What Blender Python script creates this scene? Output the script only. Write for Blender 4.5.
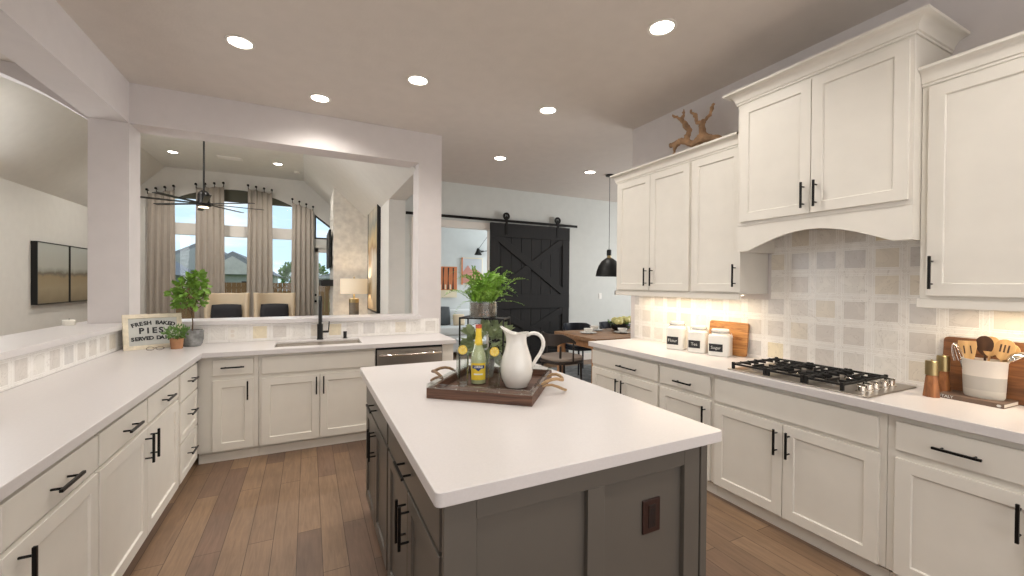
import bpy, bmesh, math, random
from mathutils import Vector, Matrix
PI = math.pi
C = bpy.context.scene
for o in list(bpy.data.objects): bpy.data.objects.remove(o)
R = math.radians

# ------------------------------------------------------------------ camera
yaw, pit, rol = R(26.19401431), R(-0.45040905), R(0.49805121)
Fpx, CAMH, CY = 413.89968, 1.4789876, 287.07845
fw = Vector((math.sin(yaw), math.cos(yaw), 0)); rt = Vector((math.cos(yaw), -math.sin(yaw), 0)); up = Vector((0, 0, 1))
f2 = fw*math.cos(pit)+up*math.sin(pit); u2 = up*math.cos(pit)-fw*math.sin(pit)
r2 = rt*math.cos(rol)+u2*math.sin(rol); u3 = u2*math.cos(rol)-rt*math.sin(rol)
cd = bpy.data.cameras.new('camera'); cam = bpy.data.objects.new('camera', cd); C.collection.objects.link(cam)
cd.sensor_width = 36; cd.lens = Fpx/1024*36; cd.shift_y = (CY-288)/1024; cd.clip_start = .05; cd.clip_end = 300
cam.matrix_world = Matrix(((r2.x, u3.x, -f2.x, 0), (r2.y, u3.y, -f2.y, 0), (r2.z, u3.z, -f2.z, CAMH), (0, 0, 0, 1)))
C.camera = cam
C.view_settings.view_transform = 'Standard'; C.view_settings.look = 'None'; C.view_settings.gamma = 1
C.view_settings.use_curve_mapping = False
C.view_settings.exposure = 0.10

# ------------------------------------------------------------------ world: sky with thin cloud
W = bpy.data.worlds.new('sky'); C.world = W; W.use_nodes = True
nt = W.node_tree; nt.nodes.clear()
def N(t, **k):
    n = nt.nodes.new(t)
    for a, b in k.items(): setattr(n, a, b)
    return n
tc = N('ShaderNodeTexCoord'); sx = N('ShaderNodeSeparateXYZ'); rp = N('ShaderNodeValToRGB')
nt.links.new(tc.outputs['Generated'], sx.inputs[0]); nt.links.new(sx.outputs[2], rp.inputs[0])
rp.color_ramp.elements[0].color = (.52, .70, .80, 1); rp.color_ramp.elements[1].color = (.16, .36, .62, 1); rp.color_ramp.elements[1].position = .75
mp = N('ShaderNodeMapping'); mp.inputs['Scale'].default_value = (2.4, 2.4, 9); nz = N('ShaderNodeTexNoise'); nz.inputs['Scale'].default_value = 2.2; nz.inputs['Detail'].default_value = 5
nt.links.new(tc.outputs['Generated'], mp.inputs[0]); nt.links.new(mp.outputs[0], nz.inputs[0])
cr = N('ShaderNodeValToRGB'); cr.color_ramp.elements[0].position = .45; cr.color_ramp.elements[1].position = .68
nt.links.new(nz.outputs[0], cr.inputs[0]); mx = N('ShaderNodeMixRGB'); mx.inputs[2].default_value = (.80, .84, .86, 1)
nt.links.new(cr.outputs[0], mx.inputs[0]); nt.links.new(rp.outputs[0], mx.inputs[1])
bg = N('ShaderNodeBackground'); bg.inputs[1].default_value = 1.45; wo = N('ShaderNodeOutputWorld')
nt.links.new(mx.outputs[0], bg.inputs[0]); nt.links.new(bg.outputs[0], wo.inputs[0])

# ------------------------------------------------------------------ large lights (sun, dining window and unseen fill lights)
def area(name, loc, rot, sx_, sy_, power, col):
    l = bpy.data.lights.new(name, 'AREA'); l.shape = 'RECTANGLE'; l.size = sx_; l.size_y = sy_; l.energy = power; l.color = col
    o = bpy.data.objects.new(name, l); C.collection.objects.link(o); o.location = loc; o.rotation_euler = rot
    return o
sun = bpy.data.lights.new('sun', 'SUN'); sun.energy = 1.5; sun.angle = .05; sun.color = (1, .95, .88)
so = bpy.data.objects.new('sun', sun); C.collection.objects.link(so); so.rotation_euler = (R(40), 0, R(-35))
# added fill light behind the camera (facing +y), slightly right; no window there
area('fill_light_back', (0.6, -2.0, 1.6), (R(84), 0, 0), 5.0, 2.0, 64, (1, .99, .985))
# added soft fill from the left hall, out of view
area('fill_light_hall', (-3.5, 0.6, 1.7), (0, R(-80), 0), 2.0, 3.2, 13, (1, .995, .99))
area('fill_light_living', (-3.6, 6.2, 1.9), (0, R(-86), 0), 2.2, 2.4, 78, (.97, .99, 1))  # added fill for the living room, unseen at its left wall
# dining room window, right of the dining table
area('window_light_dining', (7.3, 4.2, 1.8), (0, R(84), 0), 2.0, 2.6, 125, (.97, .985, 1))
# unseen area light brightening the study from its right side
area('fill_light_study', (5.0, 7.9, 1.8), (0, R(84), 0), 1.4, 1.4, 48, (.95, .98, 1))
CAN_W = 8.5

# ------------------------------------------------------------------ helpers
def srgb(r, g, b):
    f = lambda c: (c/255/12.92) if c/255 <= .04045 else ((c/255+.055)/1.055)**2.4
    return (f(r), f(g), f(b), 1)
MATS = {}
def mat(name, col, rough=.5, metal=0, bump=0, bscale=60, spec=.5, var=0, vscale=8, coat=0, **kw):
    if name in MATS: return MATS[name]
    m = bpy.data.materials.new(name); m.use_nodes = True; t = m.node_tree; b = t.nodes['Principled BSDF']
    b.inputs['Base Color'].default_value = col; b.inputs['Roughness'].default_value = rough; b.inputs['Metallic'].default_value = metal
    b.inputs['Specular IOR Level'].default_value = spec; b.inputs['Coat Weight'].default_value = coat
    tcn = t.nodes.new('ShaderNodeTexCoord')
    n = t.nodes.new('ShaderNodeTexNoise'); n.inputs['Scale'].default_value = vscale; n.inputs['Detail'].default_value = 3
    t.links.new(tcn.outputs['Object'], n.inputs[0])
    v = max(var, .02)
    mr = t.nodes.new('ShaderNodeMapRange'); mr.inputs[1].default_value = .3; mr.inputs[2].default_value = .7; mr.inputs[3].default_value = 1-v; mr.inputs[4].default_value = 1+v
    t.links.new(n.outputs[0], mr.inputs[0])
    mm = t.nodes.new('ShaderNodeVectorMath'); mm.operation = 'SCALE'; mm.inputs[0].default_value = col[:3]
    t.links.new(mr.outputs[0], mm.inputs['Scale']); t.links.new(mm.outputs[0], b.inputs['Base Color'])
    if bump:
        n2 = t.nodes.new('ShaderNodeTexNoise'); n2.inputs['Scale'].default_value = bscale; n2.inputs['Detail'].default_value = 4
        t.links.new(tcn.outputs['Object'], n2.inputs[0])
        bp_ = t.nodes.new('ShaderNodeBump'); bp_.inputs['Strength'].default_value = bump; bp_.inputs['Distance'].default_value = .01
        t.links.new(n2.outputs[0], bp_.inputs['Height']); t.links.new(bp_.outputs[0], b.inputs['Normal'])
    MATS[name] = m; return m
def glass(name, col=(1, 1, 1, 1), alpha=.12, rough=.02):
    m = bpy.data.materials.new(name); m.use_nodes = True; t = m.node_tree; t.nodes.clear()
    o = t.nodes.new('ShaderNodeOutputMaterial'); a = t.nodes.new('ShaderNodeBsdfTransparent'); a.inputs[0].default_value = col
    g = t.nodes.new('ShaderNodeBsdfGlossy'); g.inputs['Roughness'].default_value = rough
    lw = t.nodes.new('ShaderNodeLayerWeight'); lw.inputs[0].default_value = .3; mr = t.nodes.new('ShaderNodeMapRange')
    mr.inputs[3].default_value = alpha*.4; mr.inputs[4].default_value = min(1, alpha*4)
    t.links.new(lw.outputs['Facing'], mr.inputs[0])
    mx_ = t.nodes.new('ShaderNodeMixShader'); t.links.new(mr.outputs[0], mx_.inputs[0]); t.links.new(a.outputs[0], mx_.inputs[1]); t.links.new(g.outputs[0], mx_.inputs[2])
    t.links.new(mx_.outputs[0], o.inputs[0]); MATS[name] = m; return m
def wood(name, c1, c2, scale=(1, 1, 1), rough=.45, ns=6, dist=2.0, axis='X'):
    """streaky wood; scale stretches the noise (small value = along the grain)"""
    m = bpy.data.materials.new(name); m.use_nodes = True; t = m.node_tree; b = t.nodes['Principled BSDF']
    tcn = t.nodes.new('ShaderNodeTexCoord'); mp_ = t.nodes.new('ShaderNodeMapping'); mp_.inputs['Scale'].default_value = scale
    n = t.nodes.new('ShaderNodeTexNoise'); n.inputs['Scale'].default_value = ns; n.inputs['Detail'].default_value = 6; n.inputs['Distortion'].default_value = dist
    t.links.new(tcn.outputs['Object'], mp_.inputs[0]); t.links.new(mp_.outputs[0], n.inputs[0])
    r_ = t.nodes.new('ShaderNodeValToRGB'); r_.color_ramp.elements[0].position = .33; r_.color_ramp.elements[1].position = .68
    r_.color_ramp.elements[0].color = c1; r_.color_ramp.elements[1].color = c2
    t.links.new(n.outputs[0], r_.inputs[0]); t.links.new(r_.outputs[0], b.inputs['Base Color']); b.inputs['Roughness'].default_value = rough
    MATS[name] = m; return m
def emis(name, col, s):
    m = bpy.data.materials.new(name); m.use_nodes = True; t = m.node_tree; b = t.nodes['Principled BSDF']
    b.inputs['Base Color'].default_value = (0.8, .8, .8, 1); b.inputs['Emission Color'].default_value = col; b.inputs['Emission Strength'].default_value = s
    MATS[name] = m; return m

class MB:
    def __init__(s): s.v = []; s.f = []
    def add(s, vs, fs):
        k = len(s.v); s.v += [tuple(a) for a in vs]; s.f += [tuple(i+k for i in f) for f in fs]; return s
    def box(s, x0, x1, y0, y1, z0, z1):
        x0, x1 = min(x0, x1), max(x0, x1); y0, y1 = min(y0, y1), max(y0, y1); z0, z1 = min(z0, z1), max(z0, z1)
        return s.add([(x0, y0, z0), (x1, y0, z0), (x1, y1, z0), (x0, y1, z0), (x0, y0, z1), (x1, y0, z1), (x1, y1, z1), (x0, y1, z1)],
                     [(0, 3, 2, 1), (4, 5, 6, 7), (0, 1, 5, 4), (1, 2, 6, 5), (2, 3, 7, 6), (3, 0, 4, 7)])
    def prism(s, pts, a, b, ax='y'):
        """polygon pts (2-D, other two axes in order) extruded along ax from a to b"""
        n = len(pts)
        def mk(p, q):
            return {'x': (q, p[0], p[1]), 'y': (p[0], q, p[1]), 'z': (p[0], p[1], q)}[ax]
        vs = [mk(p, a) for p in pts]+[mk(p, b) for p in pts]
        fs = [tuple(range(n)), tuple(range(2*n-1, n-1, -1))]+[(i, i+n, (i+1) % n+n, (i+1) % n) for i in range(n)]
        return s.add(vs, fs)
    def tube(s, pts, r, seg=8, cap=True):
        pts = [Vector(p) for p in pts]; n = len(pts); rs = r if isinstance(r, (list, tuple)) else [r]*n
        k = len(s.v); prev = None
        for i, p in enumerate(pts):
            d = (pts[min(i+1, n-1)]-pts[max(i-1, 0)]).normalized()
            if prev is None:
                a = Vector((0, 0, 1)) if abs(d.z) < .9 else Vector((1, 0, 0)); u = d.cross(a).normalized()
            else:
                u = (prev-d*prev.dot(d)); u = u.normalized() if u.length > 1e-6 else d.orthogonal().normalized()
            prev = u; w = d.cross(u)
            for j in range(seg):
                t = 2*PI*j/seg; s.v.append(tuple(p+(u*math.cos(t)+w*math.sin(t))*rs[i]))
        for i in range(n-1):
            for j in range(seg):
                a = k+i*seg+j; b = k+i*seg+(j+1) % seg; s.f.append((a, b, b+seg, a+seg))
        if cap:
            s.f.append(tuple(k+j for j in range(seg-1, -1, -1))); s.f.append(tuple(k+(n-1)*seg+j for j in range(seg)))
        return s
    def lathe(s, prof, seg=24, o=(0, 0, 0), sx=1, sy=1, close=True):
        k = len(s.v); n = len(prof)
        for r, z in prof:
            for j in range(seg):
                t = 2*PI*j/seg; s.v.append((o[0]+r*sx*math.cos(t), o[1]+r*sy*math.sin(t), o[2]+z))
        for i in range(n-1):
            for j in range(seg):
                a = k+i*seg+j; b = k+i*seg+(j+1) % seg; s.f.append((a, b, b+seg, a+seg))
        if close:
            s.f.append(tuple(k+j for j in range(seg-1, -1, -1))); s.f.append(tuple(k+(n-1)*seg+j for j in range(seg)))
        return s
    def ball(s, c, r, seg=10):
        pr = [(max(1e-4, r*math.sin(PI*i/6)), -r*math.cos(PI*i/6)) for i in range(7)]
        return s.lathe(pr, seg, c)
    def xf(s, M, k=0):
        s.v[k:] = [tuple(M @ Vector(v)) for v in s.v[k:]]; return s
    def build(s, name, m, parent=None, bev=0, seg=2, smooth=None, kind=None, solid=0, sub=0, label=None):
        me = bpy.data.meshes.new(name); me.from_pydata(s.v, [], s.f); me.update()
        bm = bmesh.new(); bm.from_mesh(me); bmesh.ops.recalc_face_normals(bm, faces=bm.faces); bm.to_mesh(me); bm.free()
        o = bpy.data.objects.new(name, me); C.collection.objects.link(o)
        me.materials.append(MATS[m] if isinstance(m, str) else m)
        if parent is not None: o.parent = parent
        if smooth is None: smooth = not bev
        if smooth or bev:
            for p in me.polygons: p.use_smooth = True
            if not sub: me.set_sharp_from_angle(angle=R(38))
        if solid: md = o.modifiers.new('s', 'SOLIDIFY'); md.thickness = solid; md.offset = 0
        if sub: md = o.modifiers.new('u', 'SUBSURF'); md.levels = sub; md.render_levels = sub
        if bev:
            md = o.modifiers.new('b', 'BEVEL'); md.width = bev; md.segments = seg; md.limit_method = 'ANGLE'; md.angle_limit = R(40); md.harden_normals = True
        if kind: o['kind'] = kind
        if label: o['label'] = label
        return o
def tag(o, label, cat, group=None, kind=None):
    o['label'] = label; o['category'] = cat
    if group: o['group'] = group
    if kind: o['kind'] = kind
    return o
def thing(name, label, cat, loc=(0, 0, 0), rz=0, group=None):
    o = bpy.data.objects.new(name, None); C.collection.objects.link(o); o.location = loc; o.rotation_euler = (0, 0, rz)
    o.empty_display_size = .05
    return tag(o, label, cat, group)
def struct(name, mb, m, bev=0): return mb.build(name, m, None, bev, smooth=bool(bev), kind='structure')
def copy_tree(o, parent=None):
    c = o.copy(); C.collection.objects.link(c)
    if parent is not None: c.parent = parent
    for ch in [x for x in bpy.data.objects if x.parent == o]: copy_tree(ch, c)
    return c
def text_mb(txt, size, place=None, bold=0, ext=.0006, sx=1.0):
    """flat text in the local xz plane (reading along +x, facing -y)"""
    cu = bpy.data.curves.new('t', 'FONT'); cu.body = txt; cu.size = size; cu.align_x = 'CENTER'; cu.align_y = 'CENTER'; cu.offset = bold; cu.extrude = ext; cu.resolution_u = 3
    o = bpy.data.objects.new('t', cu); C.collection.objects.link(o)
    bpy.context.view_layer.update()
    me = bpy.data.meshes.new_from_object(o.evaluated_get(bpy.context.evaluated_depsgraph_get()))
    mb = MB(); mb.add([(v.co.x*sx, -v.co.z, v.co.y) for v in me.vertices], [tuple(p.vertices) for p in me.polygons])
    bpy.data.objects.remove(o); bpy.data.meshes.remove(me)
    if place is not None: mb.xf(place)
    return mb

# ------------------------------------------------------------------ materials
mat('wall_paint', srgb(214, 208, 206), .85, bump=.04, bscale=140)
mat('ceiling_paint', srgb(212, 204, 196), .9, bump=.12, bscale=45)
mat('living_paint', srgb(220, 218, 212), .85, bump=.03, bscale=140)
mat('dining_paint', srgb(208, 210, 205), .85, bump=.03, bscale=140)
mat('study_paint', srgb(214, 218, 218), .85)
mat('cabinet_white', srgb(226, 221, 211), .42, var=.01)
mat('cabinet_shadow', srgb(160, 152, 140), .6)
mat('trim_white', srgb(225, 220, 212), .5)
mat('quartz', srgb(211, 206, 204), .3, var=.015, vscale=120)
mat('island_grey', srgb(94, 89, 82), .36, var=.02)
mat('black_metal', srgb(26, 25, 24), .38, .6)
mat('matte_black', srgb(20, 20, 20), .45, .2)
mat('steel', srgb(190, 185, 178), .24, 1)
mat('brushed_steel', srgb(172, 164, 154), .36, 1, var=.06, vscale=3)
mat('sink_steel', srgb(140, 132, 122), .55, .85)
mat('chrome', srgb(225, 220, 212), .12, 1)
mat('brass', srgb(172, 154, 112), .3, 1)
mat('cast_iron', srgb(24, 23, 22), .5, .3)
mat('ceramic_white', srgb(232, 229, 222), .18, coat=.4)
mat('ceramic_matte', srgb(222, 214, 203), .5, var=.03)
mat('ceramic_grey_band', srgb(182, 177, 168), .5, var=.06)
mat('ceramic_light_band', srgb(196, 191, 180), .5, var=.05)
mat('slate', srgb(40, 40, 42), .8)
mat('chalk', srgb(205, 205, 200), .9)
mat('outlet_brown', srgb(48, 26, 20), .4)
mat('outlet_brown_dark', srgb(30, 16, 12), .5)
mat('outlet_white', srgb(232, 228, 220), .4)
mat('cream_frame', srgb(224, 213, 190), .8, bump=.4, bscale=40, var=.12, vscale=25)
mat('letter_black', srgb(30, 32, 32), .6)
mat('terracotta', srgb(168, 122, 88), .85, var=.1, vscale=30)
mat('grey_pot', srgb(126, 126, 124), .7, bump=.5, bscale=20, var=.6, vscale=18)
mat('soil', srgb(58, 42, 30), .95, bump=.6, bscale=80)
mat('leaf_bright', srgb(112, 150, 56), .5, var=.3, vscale=30)
mat('leaf_fern', srgb(124, 164, 62), .5, var=.35, vscale=22)
mat('leaf_dusty', srgb(142, 156, 116), .6, var=.25, vscale=20)
mat('leaf_herb', srgb(100, 134, 66), .55, var=.3, vscale=40)
mat('bark', srgb(92, 70, 48), .85)
mat('driftwood_mat', srgb(178, 142, 108), .8, bump=1.0, bscale=40, var=.3, vscale=14)
mat('rope', srgb(176, 144, 106), .8, bump=.8, bscale=120, var=.15, vscale=60)
mat('curtain_cloth', srgb(172, 163, 152), .9, var=.03)
mat('cream_leather', srgb(216, 198, 170), .5)
mat('black_cloth', srgb(38, 38, 42), .85)
mat('grey_cloth', srgb(150, 138, 128), .9)
mat('stone', srgb(226, 222, 214), .85, bump=1.0, bscale=10, var=.12, vscale=9)
mat('linen_shade', srgb(232, 218, 196), .9)
mat('sofa_white', srgb(218, 222, 224), .9)
mat('grass', srgb(116, 140, 66), .95, var=.2, vscale=3)
mat('fence_wood', srgb(108, 74, 40), .85, var=.12, vscale=2)
mat('house_siding', srgb(150, 152, 150), .9, var=.05, vscale=2)
mat('house_stone', srgb(176, 172, 164), .9, var=.1, vscale=3)
mat('roof_shingle', srgb(128, 128, 130), .95, var=.12, vscale=5)
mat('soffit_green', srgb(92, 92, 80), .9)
mat('lemon', srgb(226, 190, 62), .5, var=.12, vscale=60)
mat('lemon_flesh', srgb(236, 214, 120), .4, var=.08, vscale=80)
mat('label_yellow', srgb(238, 206, 62), .5)
mat('label_blue', srgb(42, 62, 120), .5)
mat('label_white', srgb(236, 236, 230), .5)
mat('cap_red', srgb(206, 96, 70), .4)
mat('book_cover', srgb(104, 84, 70), .6, var=.08)
mat('paper', srgb(226, 218, 204), .9)
mat('rug', srgb(140, 144, 146), .95, var=.3, vscale=10)
mat('candle_wax', srgb(240, 236, 224), .5)
mat('black_leather', srgb(28, 32, 40), .3)
mat('dark_chair_wood', srgb(44, 36, 32), .4)
mat('grey_glass_pot', srgb(104, 90, 78), .4, var=.35, vscale=50)
mat('pebble', srgb(150, 110, 82), .7, var=.5, vscale=60)
mat('flower_yellow', srgb(226, 220, 150), .6, var=.1)
mat('poster_cream', srgb(228, 216, 190), .7)
mat('poster_orange', srgb(200, 120, 74), .7)
mat('poster_dark', srgb(52, 42, 38), .7)
mat('poster_pink', srgb(196, 140, 128), .7)
mat('poster_grey', srgb(190, 194, 200), .7)
glass('window_glass', (1, 1, 1, 1), .05)
glass('clear_glass', (.95, .97, .96, 1), .09)
glass('bottle_glass', (.90, .94, .86, 1), .16)
wood('board_light', srgb(206, 150, 88), srgb(128, 76, 38), (.8, .7, 7), .45, 4, 1.8)
wood('board_dark', srgb(138, 90, 52), srgb(92, 56, 32), (1, .8, 10), .45, 4, 1.5)
wood('tray_wood', srgb(112, 80, 62), srgb(70, 46, 36), (.7, 6, 14), .6, 5, 1)
wood('mill_wood', srgb(160, 104, 60), srgb(108, 64, 34), (8, 8, 1.2), .4, 5, 1)
wood('spoon_wood', srgb(216, 178, 122), srgb(188, 146, 94), (8, 8, 1.5), .55, 4, .6)
wood('spoon_dark', srgb(84, 56, 36), srgb(60, 38, 24), (8, 8, 1.5), .55, 4, .6)
wood('table_wood', srgb(160, 124, 92), srgb(122, 90, 64), (.8, 8, 8), .5, 5, .8)
wood('table_leg_wood', srgb(196, 148, 104), srgb(160, 114, 76), (6, 6, .8), .5, 5, .8)
wood('barn_wood', srgb(22, 20, 19), srgb(11, 10, 10), (12, 12, .7), .75, 5, 1)
wood('horn_handle', srgb(150, 120, 88), srgb(96, 66, 42), (20, 20, 20), .5, 4, 1)
emis('can_glow', (1, .93, .82, 1), 14)
emis('strip_glow', (1, .84, .62, 1), 5)
emis('fan_glow', (1, .78, .5, 1), 3.5)
emis('shade_glow', (1, .82, .58, 1), .25)

def floor_mat():
    m = bpy.data.materials.new('plank_floor'); m.use_nodes = True; t = m.node_tree; b = t.nodes['Principled BSDF']
    L = t.links.new; n = t.nodes.new
    tcn = n('ShaderNodeTexCoord'); mp_ = n('ShaderNodeMapping'); mp_.inputs['Rotation'].default_value = (0, 0, R(90)); mp_.inputs['Location'].default_value = (0, .05, 0)
    L(tcn.outputs['Object'], mp_.inputs[0])
    br = n('ShaderNodeTexBrick'); br.offset = .37; br.offset_frequency = 2; br.squash = 1
    for k, v in {'Scale': 1, 'Mortar Size': .0016, 'Mortar Smooth': .1, 'Bias': 0, 'Brick Width': 1.15, 'Row Height': .1245}.items(): br.inputs[k].default_value = v
    br.inputs['Color1'].default_value = (0, 0, 0, 1); br.inputs['Color2'].default_value = (1, 1, 1, 1); br.inputs['Mortar'].default_value = (.5, .5, .5, 1)
    L(mp_.outputs[0], br.inputs[0])
    rp_ = n('ShaderNodeValToRGB'); e = rp_.color_ramp.elements
    e[0].color = srgb(112, 90, 74); e[1].color = srgb(144, 117, 92); e.new(.5).color = srgb(132, 106, 83); e.new(.25).color = srgb(122, 97, 80)
    L(br.outputs['Color'], rp_.inputs[0])
    m2 = n('ShaderNodeMapping'); m2.inputs['Scale'].default_value = (14, 1.2, 1); L(tcn.outputs['Object'], m2.inputs[0])
    nn = n('ShaderNodeTexNoise'); nn.inputs['Scale'].default_value = 3; nn.inputs['Detail'].default_value = 7; nn.inputs['Distortion'].default_value = 1.2; L(m2.outputs[0], nn.inputs[0])
    n3 = n('ShaderNodeTexNoise'); n3.inputs['Scale'].default_value = 3.5; n3.inputs['Detail'].default_value = 3; L(tcn.outputs['Object'], n3.inputs[0])
    mr = n('ShaderNodeMapRange'); mr.inputs[1].default_value = .25; mr.inputs[2].default_value = .75; mr.inputs[3].default_value = .80; mr.inputs[4].default_value = 1.16; L(nn.outputs[0], mr.inputs[0])
    mr2 = n('ShaderNodeMapRange'); mr2.inputs[1].default_value = .3; mr2.inputs[2].default_value = .7; mr2.inputs[3].default_value = .86; mr2.inputs[4].default_value = 1.1; L(n3.outputs[0], mr2.inputs[0])
    mu = n('ShaderNodeMath'); mu.operation = 'MULTIPLY'; L(mr.outputs[0], mu.inputs[0]); L(mr2.outputs[0], mu.inputs[1])
    vm = n('ShaderNodeVectorMath'); vm.operation = 'SCALE'; L(rp_.outputs[0], vm.inputs[0]); L(mu.outputs[0], vm.inputs['Scale'])
    mm = n('ShaderNodeMixRGB'); mm.inputs[2].default_value = srgb(62, 44, 34); L(br.outputs['Fac'], mm.inputs[0]); L(vm.outputs[0], mm.inputs[1]); L(mm.outputs[0], b.inputs['Base Color'])
    b.inputs['Roughness'].default_value = .42
    bb = n('ShaderNodeBump'); bb.inputs['Strength'].default_value = .25; bb.inputs['Distance'].default_value = .004; L(nn.outputs[0], bb.inputs['Height']); L(bb.outputs[0], b.inputs['Normal'])
    MATS['plank_floor'] = m
floor_mat()

def tile_mat(name, ax, o0=0.0, z0=.914, P=.165):
    m = bpy.data.materials.new(name); m.use_nodes = True; t = m.node_tree; b = t.nodes['Principled BSDF']
    L = t.links.new; n = t.nodes.new
    def M(op, a, b_=None, c=None):
        q = n('ShaderNodeMath'); q.operation = op
        for i, v in enumerate((a, b_, c)):
            if v is None: continue
            if isinstance(v, (int, float)): q.inputs[i].default_value = v
            else: L(v, q.inputs[i])
        return q.outputs[0]
    tcn = n('ShaderNodeTexCoord'); s = n('ShaderNodeSeparateXYZ'); L(tcn.outputs['Object'], s.inputs[0])
    u = M('DIVIDE', M('SUBTRACT', s.outputs[ax], o0), P); v = M('DIVIDE', M('SUBTRACT', s.outputs[2], z0), P)
    fu = M('FRACT', u); fv = M('FRACT', v); cu = M('FLOOR', u); cv = M('FLOOR', v)
    au = M('ABSOLUTE', M('SUBTRACT', fu, .5)); av = M('ABSOLUTE', M('SUBTRACT', fv, .5)); d = M('MAXIMUM', au, av); dmin = M('MINIMUM', au, av)
    def line(x, c, w): return M('LESS_THAN', M('ABSOLUTE', M('SUBTRACT', x, c)), w)
    l1 = line(d, .355, .009); l2 = line(d, .43, .009)
    # mitred corners of the long hexagon tiles between the squares
    dg = M('MULTIPLY', line(M('ADD', au, av), .89, .012), M('GREATER_THAN', d, .43))
    dg2 = M('MULTIPLY', line(M('SUBTRACT', d, dmin), 0, .008), M('MULTIPLY', M('GREATER_THAN', d, .355), M('LESS_THAN', d, .43)))
    g = M('MAXIMUM', M('MAXIMUM', l1, l2), M('MAXIMUM', dg, dg2))
    cx = n('ShaderNodeCombineXYZ'); L(cu, cx.inputs[0]); L(cv, cx.inputs[1]); wn = n('ShaderNodeTexWhiteNoise'); wn.noise_dimensions = '2D'; L(cx.outputs[0], wn.inputs[0])
    rp_ = n('ShaderNodeValToRGB'); e = rp_.color_ramp.elements; rp_.color_ramp.interpolation = 'CONSTANT'
    e[0].color = srgb(226, 221, 214); e[1].color = srgb(232, 220, 192); e[1].position = .95
    for p_, c_ in ((.2, (220, 214, 207)), (.4, (234, 230, 223)), (.6, (214, 210, 206)), (.78, (229, 221, 207))): e.new(p_).color = srgb(*c_)
    L(wn.outputs[0], rp_.inputs[0])
    ins = M('LESS_THAN', d, .355); mx1 = n('ShaderNodeMixRGB'); mx1.inputs[1].default_value = srgb(240, 236, 230); L(ins, mx1.inputs[0]); L(rp_.outputs[0], mx1.inputs[2])
    nn = n('ShaderNodeTexNoise'); nn.inputs['Scale'].default_value = 7; nn.inputs['Detail'].default_value = 6; nn.inputs['Distortion'].default_value = 2.5; L(tcn.outputs['Object'], nn.inputs[0])
    vein = M('LESS_THAN', M('ABSOLUTE', M('SUBTRACT', nn.outputs[0], .5)), .008)
    mr = n('ShaderNodeMapRange'); mr.inputs[1].default_value = .3; mr.inputs[2].default_value = .7; mr.inputs[3].default_value = .93; mr.inputs[4].default_value = 1.03; L(nn.outputs[0], mr.inputs[0])
    vm = n('ShaderNodeVectorMath'); vm.operation = 'SCALE'; L(mx1.outputs[0], vm.inputs[0]); L(mr.outputs[0], vm.inputs['Scale'])
    mv = n('ShaderNodeMixRGB'); mv.inputs[2].default_value = srgb(168, 158, 148); L(M('MULTIPLY', vein, .28), mv.inputs[0]); L(vm.outputs[0], mv.inputs[1])
    mg = n('ShaderNodeMixRGB'); mg.inputs[2].default_value = srgb(250, 248, 244); L(M('MULTIPLY', g, .85), mg.inputs[0]); L(mv.outputs[0], mg.inputs[1]); L(mg.outputs[0], b.inputs['Base Color'])
    b.inputs['Roughness'].default_value = .22
    bb = n('ShaderNodeBump'); bb.inputs['Strength'].default_value = .5; bb.inputs['Distance'].default_value = .002; bb.invert = True; L(g, bb.inputs['Height']); L(bb.outputs[0], b.inputs['Normal'])
    MATS[name] = m
tile_mat('tile_yz', 1, .0925+.0825); tile_mat('tile_xz', 0, .0, .914); tile_mat('tile_yz_left', 1, .1, .914)

def painting(name, kind):
    m = bpy.data.materials.new(name); m.use_nodes = True; t = m.node_tree; b = t.nodes['Principled BSDF']; L = t.links.new; n = t.nodes.new
    tcn = n('ShaderNodeTexCoord'); s = n('ShaderNodeSeparateXYZ'); L(tcn.outputs['Generated'], s.inputs[0])
    nn = n('ShaderNodeTexNoise'); nn.inputs['Scale'].default_value = 4 if kind == 'land' else 3; nn.inputs['Detail'].default_value = 6; L(tcn.outputs['Generated'], nn.inputs[0])
    ma = n('ShaderNodeMath'); ma.operation = 'MULTIPLY_ADD'; ma.inputs[1].default_value = .22 if kind == 'land' else .7
    L(nn.outputs[0], ma.inputs[0]); su = n('ShaderNodeMath'); su.operation = 'SUBTRACT'; su.inputs[1].default_value = .11 if kind == 'land' else .35
    L(s.outputs[2], su.inputs[0]); L(su.outputs[0], ma.inputs[2])
    r_ = n('ShaderNodeValToRGB'); e = r_.color_ramp.elements
    if kind == 'land':
        e[0].color = srgb(128, 116, 92); e[1].color = srgb(182, 186, 180)
        for p, c in ((.25, (158, 144, 116)), (.44, (150, 134, 104)), (.50, (112, 104, 88)), (.54, (150, 150, 138)), (.62, (176, 176, 166))): e.new(p).color = srgb(*c)
    else:
        e[0].color = srgb(168, 148, 118); e[1].color = srgb(206, 196, 176)
        for p, c in ((.2, (190, 172, 140)), (.38, (214, 208, 196)), (.5, (168, 136, 98)), (.62, (204, 184, 140)), (.8, (150, 152, 144))): e.new(p).color = srgb(*c)
    L(ma.outputs[0], r_.inputs[0]); L(r_.outputs[0], b.inputs['Base Color']); b.inputs['Roughness'].default_value = .6; MATS[name] = m
painting('painting_land', 'land'); painting('painting_abstract', 'abs')

# ------------------------------------------------------------------ dimensions
ZC, ZK = 3.16, .914
XB, XO = -1.372, -1.634          # beam / knee wall faces
YS, YSB = 4.606, 4.866           # sink wall front / back
XE = 1.359                       # end of sink wall
ZH = 2.817
XR = 3.152
YW = 3.47
YD = 6.65
XL, YF, ZL = -3.65, 11.0, 3.87
XM = 1.11                        # living room right wall

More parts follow.
